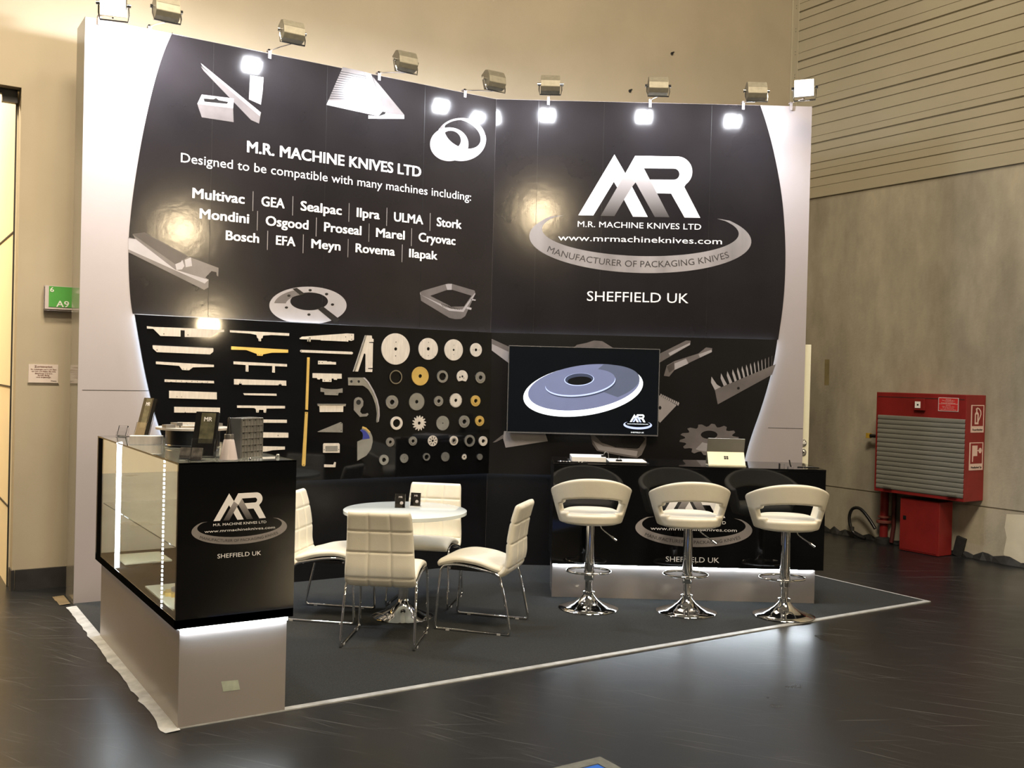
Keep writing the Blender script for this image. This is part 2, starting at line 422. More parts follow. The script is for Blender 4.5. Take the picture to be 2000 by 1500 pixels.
b = MB(); b.box((p0.x, 0, p1.z), (p1.x, .005, p0.z)); b.build('notice_sheet', mat('notice_paper', (.5, .43, .38), .25, noise=.05), t)
MR_ = mat('notice_red_print', (.16, .06, .04), .5, noise=.1)
b = MB(); w = p1.x-p0.x; hh = p0.z-p1.z
def nl(s, f0, f1, fz, cap): b.text(s, p0.x+w*f0, p0.x+w*f1, p0.z-hh*fz, hh*cap, -.0008, .015)
nl('Zutrittsverbot', .2, .8, .17, .10)
for s, f0, f1, fz in (('für Unbefugte und in der Zeit', .07, .94, .30), ('von Auf- und Abbau. Bei nicht', .1, .92, .41), ('Beachtung wird eine', .22, .8, .52), ('Strafe fällig', .31, .7, .62), ('und angezeigt.', .26, .76, .72)): nl(s, f0, f1, fz, .06)
b.build('lettering', MR_, t)
b = MB(); nl('Messe', .76, .95, .92, .055); b.build('lettering', M_dark, t)
b = MB()
b.box((p0.x-.006, -.004, p1.z-.008), (p1.x+.006, .005, p1.z-.002))
b.build('clear_cover', M_acl, t, recalc=True)

# ------------------------------------------------------------------ carpet of the stand
t = thing('stand_carpet', 'charcoal carpet of the exhibition stand with white taped edges', 'carpet')
b = MB(); b.bm.faces.new([b.bm.verts.new(p) for p in ((0, .03, .006), (5.91, .03, .006), (5.91, 1.326, .006), (C0, D0-.004, .006), (0, D0-.004, .006))]); b.build('carpet_surface', M_carpet, t)
b = MB(); b.box((0, 0, 0), (W0, .045, .0065)); b.build('edge_strip', M_tape, t)
b = MB(); b.box((W0-.021, .03, 0), (W0, 2.6, .006)); b.build('edge_strip', M_tape, t)
b = MB(); L_, R_ = [], []; y = -.03
while y < D0-.01:
    L_.append((-.066+.009*random.random()-(.012 if random.random() < .12 else 0), y, .003)); R_.append((.006, y, .0068)); y += .035+.05*random.random()
b.grid([L_, [(p[0]+.04, p[1], .005+.0016*random.random()) for p in L_], R_]); b.build('edge_tape', M_tape, t, label='ragged white tape along the left edge')
b = MB(); b.grid([[(-.10+.01*random.random(), y*.06+D0, .003) for y in range(6)], [(-.02, y*.06+D0, .008) for y in range(6)]]); b.build('edge_tape', mat('brown_tape', (.12, .09, .05), .5, noise=.2), t, label='brown end of the tape')

# ------------------------------------------------------------------ exhibition walls
oL, nL = (0, D0, 0), Vector((0, 1, 0)); oR = Vector((C0, D0, 0)); nR = Vector((math.sin(ANG), math.cos(ANG), 0)); uR = Vector((math.cos(ANG), -math.sin(ANG), 0))
def onL(x, y, d=0): p = at_y(x, y, D0-d); return (p.x, p.z)
def onR(x, y, d=0):
    p = hit(x, y, oR-nR*d, nR); return ((p-oR).dot(uR), p.z)
def uL_at(x, z, d=0):
    y = 400
    for _ in range(4):
        u = onL(x, y, d)[0]; y = pix((u, D0-d, z))[1]
    return u
def smooth(p, n=2):
    for _ in range(n):
        q = [p[0]]
        for a, c in zip(p, p[1:]): q += [(a[0]*.75+c[0]*.25, a[1]*.75+c[1]*.25), (a[0]*.25+c[0]*.75, a[1]*.25+c[1]*.75)]
        p = q+[p[-1]]
    return p

WL = thing('exhibition_wall', 'left booth wall with knife board and white list of compatible machine makes', 'booth wall', oL, 0)
WR = thing('exhibition_wall', 'right booth wall with the large round-swoosh company logo and television', 'booth wall', oR, -ANG)
WALL_T = .32
b = MB(); b.box((0, 0, 0), (C0, WALL_T, H0)); b.build('wall_core', [M_white], WL)
b = MB(); b.box((-.002, .001, 0), (0, WALL_T, H0)); b.build('side_return', M_side, WL, label='dark grey glossy end face')
b = MB(); b.box((0, 0, 0), (L0, WALL_T*.4, H0)); b.build('wall_core', M_white, WR)

left_curve = smooth([onL(x, y) for x, y in ((337, 62), (318, 105), (300, 165), (283, 240), (270, 310), (258, 390), (252, 450), (250.5, 490), (251.5, 540), (255, 590), (259, 612.6))])
b = MB(); b.shape([left_curve+[(C0-.001, ZS), (C0-.001, H0-.002), (left_curve[0][0], H0-.002)]], -.002, .0018); b.build('upper_graphic_panel', M_vinyl, WL, label='black glossy upper print panel')
lc2 = smooth([onL(x, y, PT) for x, y in ((263, 613), (270, 655), (280, 712), (292, 768), (303, 810), (316, 850), (331, 888), (350, 925))])
lc2[0] = (lc2[0][0], ZS)
dC = PT*math.tan(ANG/2)
lmid = lc2+[(lc2[-1][0]+.06, ZM), (C0-dC, ZM), (C0-dC, ZS)]
b = MB(); b.shape([lmid], -PT, .018); b.build('knife_board', M_acryl, WL, label='glossy black board carrying the mounted knives')
def inset(p, d):
    cx = sum(q[0] for q in p)/len(p); cz = sum(q[1] for q in p)/len(p); out = []
    n = len(p); s = 1 if poly_area(p) > 0 else -1
    for i in range(n):
        a, c, e = Vector(p[i-1]), Vector(p[i]), Vector(p[(i+1) % n])
        t1 = (c-a).normalized(); t2 = (e-c).normalized(); n1 = Vector((-t1.y, t1.x))*s; n2 = Vector((-t2.y, t2.x))*s
        m = (n1+n2); m = m/max(.4, m.length_squared)*2 if m.length > 1e-6 else n1
        out.append((c.x+m.x*d, c.y+m.y*d))
    return out
def halo(p, parent, d=.018, open_ends=()):
    q = inset(p, d); b = MB(); n = len(q)
    for i in range(n):
        j = (i+1) % n
        if (Vector(q[i])-Vector(q[j])).length < 1e-5 or i in open_ends: continue
        b.face([(q[i][0], -.028, q[i][1]), (q[j][0], -.028, q[j][1]), (q[j][0], -.006, q[j][1]), (q[i][0], -.006, q[i][1])])
    return b.build('led_strip', M_led3, parent)
MG = M_grey
b = MB(); b.shape([inset(lmid, .024)], -PT+.018, PT-.018); b.build('board_spacer', M_black, WL)
halo(lmid, WL)
b = MB(); b.shape([[(.45, .004), (C0-.001, .004), (C0-.001, ZM+.02), (.45, ZM+.02)]], -.002, .0018); b.build('lower_panel', M_low, WL, label='plain black lower panel')

rc_px = ((1485, 206), (1496, 238), (1510, 290), (1522, 350), (1529.5, 402), (1534, 470), (1534, 530), (1530, 595), (1519.5, 665.5))
right_curve = smooth([onR(x, y) for x, y in rc_px]); right_curve[-1] = (right_curve[-1][0], ZS)
b = MB(); b.shape([[(.001, H0-.002), (.001, ZS)]+list(reversed(right_curve))[0:-1]+[(right_curve[0][0], H0-.002)]], -.002, .0018); b.build('upper_graphic_panel', M_vinyl, WR, label='black glossy upper print panel')
rc2 = smooth([onR(x, y, PT) for x, y in ((1518, 667), (1512, 706), (1499, 758), (1484, 806), (1468, 850), (1458, 884), (1450, 920))]); rc2[0] = (rc2[0][0], ZS)
rmid = [(dC, ZS), (dC, ZM)]+[(rc2[-1][0]-.03, ZM)]+list(reversed(rc2))
M_vin2 = mat('matt_black_print', (.008, .0075, .0075), .22, noise=.15, nscale=2)
b = MB(); b.shape([rmid], -PT, .018); b.build('picture_board', M_vin2, WR, label='black board printed with knife photographs')
b = MB(); b.shape([inset(rmid, .024)], -PT+.018, PT-.018); b.build('board_spacer', M_black, WR)
halo(rmid, WR)
b = MB(); b.shape([[(.001, .004), (2.4, .004), (2.4, ZM+.02), (.001, ZM+.02)]], -.002, .0018); b.build('lower_panel', M_low, WR, label='plain black lower panel')
# thin joints between the panels
b = MB()
for px, zt in ((413, H0-.01), (635, H0-.01), (826, H0-.01)):
    u = uL_at(px, 3.4); b.box((u-.0015, -.0027, ZS+.01), (u+.0015, -.002, zt))
b.box((.03, -.0008, 1.555), (.62, -.0001, 1.559))
b.build('panel_joint', M_joint, WL)
b = MB()
for px in (1050, 1178, 1388):
    u = onR(px, 300)[0]; b.box((u-.0015, -.0027, ZS+.01), (u+.0015, -.002, H0-.01))
z1 = onR(1540, 837)[1]; b.box((onR(1500, 837)[0], -.0008, z1), (L0-.004, -.0001, z1+.004))
b.build('panel_joint', M_joint, WR)

# lettering of the left wall
def zc(x, ytop, ybase): a, c = onL(x, ytop), onL(x, ybase); return c[1], a[1]-c[1]
YT = -.0035
z, cap = zc(484, 275.2, 297); b = MB(); b.text('M.R. MACHINE KNIVES LTD', uL_at(482, z), uL_at(822, z), z, cap, YT, .03); b.build('lettering', M_letter, WL, label='heading in bold white capitals')
z, cap = zc(354, 298.7, 316.6); b = MB(); b.text('Designed to be compatible with many machines including:', uL_at(353, z), uL_at(919.5, z), z, cap, YT, -.006); b.build('lettering', M_letter, WL, label='thin white sentence below the heading')
rows = (((375.4, 366.8, 386.3), (('Multivac', 118, 458), ('GEA', 567, 718), ('Sealpac', 822, 1090), ('Ilpra', 1187, 1337), ('ULMA', 1430, 1620), ('Stork', 1708, 1870)), (512, 771, 1137, 1383, 1665), 'upper row of bold machine makes'),
        ((389.5, 407, 426.2), (('Mondini', 165, 487), ('Osgood', 595, 873), ('Proseal', 975, 1218), ('Marel', 1313, 1500), ('Cryovac', 1590, 1830)), (541, 924, 1267, 1544), 'middle row of bold machine makes'),
        ((440.5, 450, 468.3), (('Bosch', 335, 552), ('EFA', 662, 788), ('Meyn', 892, 1082), ('Rovema', 1180, 1436), ('Ilapak', 1528, 1713)), (607, 839, 1131, 1483), 'bottom row of bold machine makes'))
for ref, words, seps, lab in rows:
    z, cap = zc(*ref); b = MB()
    for s, a, c in words: b.text(s, uL_at(340+.3*a, z), uL_at(340+.3*c, z), z, cap, YT, .028)
    b.build('lettering', M_letter, WL, label=lab)
    b = MB()
    for q in seps: u = uL_at(340+.3*q, z); b.shape([[(u-.0026, z-.05), (u+.0026, z-.05), (u+.0026, z+cap+.03), (u-.0026, z+cap+.03)]], YT, 0)
    b.build('divider', M_swoosh, WL)

# ------------------------------------------------------------------ the company logo (drawn once in its own frame, used four times)
LG0 = onR(1250.5, 240+.25*905)
def lg_wall(x, y): return onR(1000+.25*x, 240+.25*y)
_w = lg_wall(1868, 905)[0]-lg_wall(135, 895)[0]
def lg(x, y): u, z = lg_wall(x, y); return ((u-LG0[0])/_w, (z-LG0[1])/_w)
def arc(cx, cy, rx, ry, a0, a1, n=14): return [(cx+rx*math.cos(a0+(a1-a0)*i/n), cy+ry*math.sin(a0+(a1-a0)*i/n)) for i in range(n+1)]
LOGO = {}
LOGO['emblem'] = [[(518, 722), (635, 724), (795, 460), (822, 505), (885, 395), (800, 248)],
                  [(875, 600), (938, 500), (1060, 735), (945, 733)],
                  [(962, 258), (1290, 263)]+arc(1290, 382, 118, 119, -PI/2, .0)[1:]+arc(1290, 382, 118, 119, 0, .95)[1:]+[(1345, 500), (1470, 742), (1348, 740), (1243, 553), (1130, 550), (1077, 444), (1265, 445)]+arc(1265, 401, 43, 44, PI/2, -PI/2, 12)[1:]+[(1030, 355), (965, 465), (938, 500), (885, 395)]]
LOGO['emblem_stroke'] = [[(692, 727), (800, 729), (875, 600), (938, 500), (965, 465), (885, 395)], [(1030, 355), (965, 465), (1115, 736), (1230, 738), (1077, 444)]]
out = [(1002+867*math.cos(a), 906+267*math.sin(a)+.0248*867*math.cos(a)) for a in [math.radians(228-276*i/72) for i in range(73)]]
inn = [(1003+768*math.cos(a), 848+193*math.sin(a)+.0248*768*math.cos(a)) for a in [math.radians(-41+262*i/72) for i in range(73)]]
sw = [(415, 722)]+[p for p in out if p[1] > (728 if p[0] < 1000 else 752)]+[(1600, 748)]+[p for p in inn if p[1] > (732 if p[0] < 1000 else 762)]
LOGO['swoosh'] = [sw]
def make_logo(parent, cu, cz, width, y, mats, small=False):
    T = lambda p: (cu+lg(*p)[0]*width, cz+lg(*p)[1]*width)
    for part, m in (('emblem', mats[0]), ('emblem_stroke', mats[1]), ('swoosh', mats[3])):
        b = MB()
        for i, poly in enumerate(LOGO[part]): b.shape([[T(p) for p in poly]], y-(.0003 if part == 'emblem_stroke' else 0), 0)
        b.build(part, m, parent)
    b = MB()
    def line(s, x0, x1, yb, yt, bold=0):
        u0, z0 = T((x0, yb)); u1, _ = T((x1, yb)); b.text(s, u0, u1, z0, T((x0, yt))[1]-z0, y-.0005, bold)
    if not small:
        line('M.R. MACHINE KNIVES LTD', 513, 1477, 812, 768)
        line('www.mrmachineknives.com', 360, 1640, 918, 872)
    else: line('www.mrmachineknives.com', 360, 1640, 850, 805, .03)
    b.build('lettering', mats[0], parent)
    b = MB(); line('SHEFFIELD UK', 585, 1378, 1390, 1315); b.build('lettering', mats[0], parent, label='place name below the logo')
    if not small:
        b = MB(); u0 = T((272, 1000))[0]; u1 = T((1700, 1000))[0]; cap = (T((272, 1000))[1]-T((272, 1046))[1])*1.05
        def bend(u, h):
            f = (u-cu)/width; a = max(-.999, min(.999, f/.478)); zz = cz-.128*width*math.sqrt(1-a*a*.93)
            s = .128*.93*a/math.sqrt(1-a*a*.93)/.478; k = 1/math.hypot(1, s)
            return (u-s*h*k, zz+h*k)
        b.text('MANUFACTURER OF PACKAGING KNIVES', u0, u1, 0, cap, y-.0006, 0, fn=bend); b.build('lettering', mats[2], parent, label='curved dark line of capitals on the swoosh')
make_logo(WR, LG0[0], LG0[1], _w, -.0032, (M_letter, M_stroke, M_letter3, M_swoosh))

# ------------------------------------------------------------------ pictures of knives printed on the panels
def prints(parent, fn, items, y0, tag_):
    for name, lab, layers in items:
        grp = None
        for k, (m, outs) in enumerate(layers):
            b = MB()
            for o in outs:
                o = o if isinstance(o[0][0], (tuple, list)) else [o]
                b.shape([[fn(*p) for p in q] for q in o], y0-.0004*k, 0)
            grp = b.build(name if k == 0 else 'picture_layer', m, parent if k == 0 else grp, label=lab if k == 0 else None)
            if k: grp = grp.parent
def z1(s, ox, oy): return lambda pts: [(ox+p[0]*s, oy+p[1]*s) for p in pts]
A1 = z1(.35, 0, 0); A2 = z1(.2, 600, 60); A3 = z1(.12, 240, 420); A4 = z1(.23, 500, 530); A5 = z1(.3, 950, 620)
comb = [A2([(345+ (565-345)*0 + (205-345)*f, 352+(680-352)*f), (572+(600-572)*f, 405+(690-405)*f), (572+(600-572)*f, 411+(690-405)*f), (345+(205-345)*f, 358+(680-352)*f)]) for f in [i/15 for i in range(2, 15)]]
seam_y = lambda x: 612.6+(x-259)*(651-612.6)/(959.5-259)
def clip_seam(pts): return [(x, min(y, seam_y(x)-1.0)) for x, y in pts]
ring_o = clip_seam(A4(ell(440, 290, 328, 160)))
items = [('knife_picture', 'printed picture of blocks and a straight knife', [
            (M_pm, [A1([(1100, 580), (1300, 605), (1303, 682), (1125, 655)]), A1([(1120, 370), (1135, 395), (1400, 670), (1445, 690), (1455, 630)])]),
            (M_pl, [A1([(1125, 528), (1305, 550), (1300, 605), (1100, 580)]), A1([(1120, 353), (1130, 372), (1448, 648), (1455, 628)]), A1([(1395, 420), (1470, 432), (1465, 510), (1455, 585), (1388, 555)])]),
            (M_pk, [A1([(1135, 550), (1190, 555), (1205, 547), (1220, 560), (1272, 569), (1266, 580), (1140, 568)])])]),
         ('knife_picture', 'printed picture of a serrated comb blade at the top edge', [
            (M_pm, [A2([(345, 356), (560, 402), (600, 700), (690, 835), (185, 725)]), A2([(637, 447), (945, 820), (945, 860), (760, 855), (755, 800)])]),
            (M_pl, [A2([(562, 404), (622, 425), (760, 802), (690, 838), (600, 690)]), A2([(185, 725), (205, 680), (600, 690), (690, 835)]), A2([(595, 825), (690, 838), (755, 805), (945, 825), (945, 862), (595, 860)])]),
            (M_pk, comb+[A2([(690, 838), (735, 790), (762, 795), (758, 815)])])]),
         ('knife_picture', 'printed picture of two nested ring knives', [
            (M_pl, [[A2(ell(1500, 1063, 245, 211)), A2(ell(1515, 1010, 190, 125, .5))]]),
            (M_pm, [A2(ell(1500, 1063, 245, 211, 0, 24, -2.6, -.2, False)+list(reversed(ell(1500, 1063, 225, 190, 0, 24, -2.6, -.2, False))))]),
            (M_pl, [[A2(ell(1385, 1110, 188, 165)), A2(ell(1405, 1065, 95, 86, .45))]])]),
         ('knife_picture', 'printed picture of a long notched blade', [
            (M_pm, [A3([(87, 362), (200, 390), (155, 310), (350, 285), (1100, 690), (1555, 860), (1550, 1000), (1525, 985), (1520, 930), (1440, 912), (1340, 1018), (1395, 1050), (1390, 1180), (1320, 1218), (87, 605)])]),
            (M_pl, [A3([(87, 380), (210, 395), (850, 890), (1395, 1055), (1330, 1115), (87, 560)])]),
            (M_pd, [A3([(155, 312), (350, 288), (1060, 672), (940, 765), (850, 800)])]),
            (M_pl, [A3([(850, 800), (940, 765), (965, 730), (1000, 830), (960, 885), (870, 895)]), A3([(1005, 730), (1105, 690), (1125, 830), (1020, 850)])])]),
         ('knife_picture', 'printed picture of a split ring knife', [
            (M_pl, [[ring_o, A4(ell(450, 255, 160, 76))]]),
            (M_pm, [A4(ell(440, 290, 290, 140, 0, 20, -3.0, -1.9, False)+list(reversed(ell(440, 285, 190, 90, 0, 20, -3.0, -1.9, False))))]),
            (M_pk, [clip_seam(A4([(308, 148), (345, 140), (420, 195), (370, 200)])), clip_seam(A4([(520, 318), (570, 300), (712, 410), (668, 440)]))]+[A4(ell(x, y, 14, 10, 0, 16)) for x, y in ((278, 207), (458, 160), (598, 193), (648, 282), (257, 307), (448, 367))])]),
         ('knife_picture', 'printed picture of a square toothed tray knife', [
            (M_pm, [[A4([(1390, 178), (1415, 165), (1610, 108), (1632, 102), (1662, 106), (1855, 163), (1862, 190), (1775, 380), (1740, 404), (1690, 406), (1640, 395), (1400, 250)]), A4([(1478, 208), (1622, 158), (1665, 157), (1828, 207), (1765, 298), (1655, 300), (1640, 290)])]]),
            (M_pl, [A4([(1390, 178), (1400, 200), (1655, 318), (1750, 325), (1855, 185), (1862, 192), (1760, 345), (1640, 335), (1392, 195)]), A4([(1608, 110), (1662, 106), (1660, 157), (1622, 158)]), A4([(1790, 300), (1830, 310), (1825, 328), (1785, 318)]), A4([(1825, 232), (1865, 240), (1862, 250), (1822, 245)])]),
            (M_pk, [A4([(1570+i*14, 275+i*4), (1575+i*14, 275+i*4), (1590+i*12, 302+i*2.4), (1586+i*12, 302+i*2.4)]) for i in range(12)])])]
prints(WL, onL, items, -.0034, 'L')
teeth = []
for i in range(15):
    f = (i/14)**.72; g = ((i+.62)/14.6)**.72
    bx, by = 1487+(1878-1487)*f, 472+(308-472)*f; cx, cy = 1487+(1878-1487)*g, 472+(308-472)*g
    tx, ty = 1462+(1880-1462)*f, 385+(240-385)*f
    teeth.append(A5([(bx, by), (tx, ty+30*(1-f)+8), (tx+3, ty), ((cx+tx)/2+6*(1-f), ty+42*(1-f)+10), (cx, cy-2)]))
saw = []
for i in range(14):
    a = 2*PI*i/14+.3
    for da, k in ((0, 1), (.12, .98), (.26, .80), (.36, .84)):
        saw.append((1450+195*k*math.cos(a+da), 795+104*k*math.sin(a+da)))
saw.reverse()
def R5(x, y): return onR(x, y, PT)
items = [('knife_picture', 'printed picture of a straight blade behind the television', [(M_pl, [A5([(35, 140), (190, 210), (190, 330), (35, 215)])]), (M_pm, [A5([(36, 140), (190, 210), (190, 245), (36, 172)])])]),
         ('knife_picture', 'printed picture of a round cutter above the television', [(M_pm, [A5([(575, 190), (590, 178), (650, 166), (700, 150), (755, 155), (820, 195), (820, 230), (575, 230)])])]),
         ('knife_picture', 'printed picture of two pointed tool bits', [
            (M_pm, [A5([(1100, 250), (1300, 150), (1330, 152), (1326, 178), (1100, 310)]), A5([(1155, 380), (1175, 312), (1225, 284), (1380, 235), (1430, 195), (1470, 200), (1468, 225), (1310, 300), (1225, 342), (1190, 385)])]),
            (M_pl, [A5([(1185, 232), (1240, 205), (1325, 165), (1326, 178), (1195, 250)]), A5([(1225, 300), (1300, 268), (1315, 300), (1225, 342)]), A5([(1380, 240), (1465, 210), (1468, 225), (1390, 262)])]),
            (M_pd, [A5([(1175, 320), (1220, 290), (1224, 335), (1190, 360)])])]),
         ('knife_picture', 'printed picture of a long toothed comb blade', [(M_pl, teeth), (M_pm, [A5([(1487, 472), (1884, 304), (1860, 372), (1506, 566)])]), (M_pk, [A5(ell(1640, 461, 9, 9, 0, 14))])]),
         ('knife_picture', 'printed picture of a small comb knife', [(M_pl, [A5([(1100, 505), (1128, 508), (1238, 572), (1130, 686), (1100, 650)])]+[A5([(1128+i*12.5, 512+i*6.2), (1136+i*12.5, 495+i*6), (1144+i*12.5, 504+i*6), (1136+i*12.5, 520+i*6.2)]) for i in range(10)]), (M_pk, [A5(ell(1130, 588, 9, 12, 0, 14))])]),
         ('knife_picture', 'printed picture of a toothed saw disc', [(M_pm, [[A5(saw), A5(ell(1450, 764, 54, 27, 0, 30))]]), (M_pl, [A5(ell(1450, 795, 150, 78, 0, 20, .6, 2.2, False)+list(reversed(ell(1450, 780, 75, 40, 0, 20, .6, 2.2, False))))])]),
         ('knife_picture', 'printed picture of a broad band knife', [(M_pm, [A5([(678, 765), (1042, 770), (1040, 830), (1010, 895), (980, 915), (900, 905), (720, 868), (690, 825)])]), (M_pl, [A5([(690, 800), (760, 838), (985, 870), (978, 905), (730, 862)])]), (M_pk, [A5([(705, 768), (1012, 772), (1035, 790), (995, 848), (980, 855), (840, 845), (750, 815)])])]),
         ('knife_picture', 'printed picture of a flat blade below the television', [(M_pl, [A5([(108, 785), (115, 740), (380, 745), (400, 805), (125, 848)])]), (M_pm, [A5([(40, 815), (108, 762), (112, 785), (60, 812)])])])]
prints(WR, R5, items, -PT-.001, 'R')

# ------------------------------------------------------------------ knives mounted on the board
ZA = lambda p: (240+p[0]/5.263, 600+p[1]/5.263)
ZB = lambda p: (560+p[0]/5, 620+p[1]/5)
YK = D0-PT
def KL(x, y): return onL(x, y, PT+.004)
def mount(name, label, cat, group, m, outs, t=.006, extra=None):
    """outs in wall metres (u, z); first outline then holes"""
    us = [p[0] for p in outs[0]]; zs = [p[1] for p in outs[0]]
    cu, cz = (min(us)+max(us))/2, (min(zs)+max(zs))/2
    b = MB(); b.shape([[(p[0]-cu, p[1]-cz) for p in o] for o in outs], -t-.0006, t)
    o = b.build(name, m, None, label=label, cat=cat, group=group); o.location = (cu, YK, cz)
    if extra:
        for nm, mm, sh, dy, tt in extra:
            for q in sh:
                b = MB(); b.shape([[(p[0]-cu, p[1]-cz) for p in r] for r in q], -t-.0006-dy, tt); b.build(nm, mm, o)
    return o
def hole(Z, x, y, r): u, z = KL(*Z((x, y))); return circle(u, z, r, 14)
def serr(p, q, n, h):
    out = []
    for i in range(n):
        a = (p[0]+(q[0]-p[0])*i/n, p[1]+(q[1]-p[1])*i/n); c = (p[0]+(q[0]-p[0])*(i+.5)/n, p[1]+(q[1]-p[1])*(i+.5)/n)
        out += [(a[0], a[1]), (c[0], c[1]-h)]
    return out+[q]
GA, GB_, GC, GD = 'straight knives in the left column of the board', 'straight knives in the second column of the board', 'small blades in the third column of the board', 'round knives on the board'
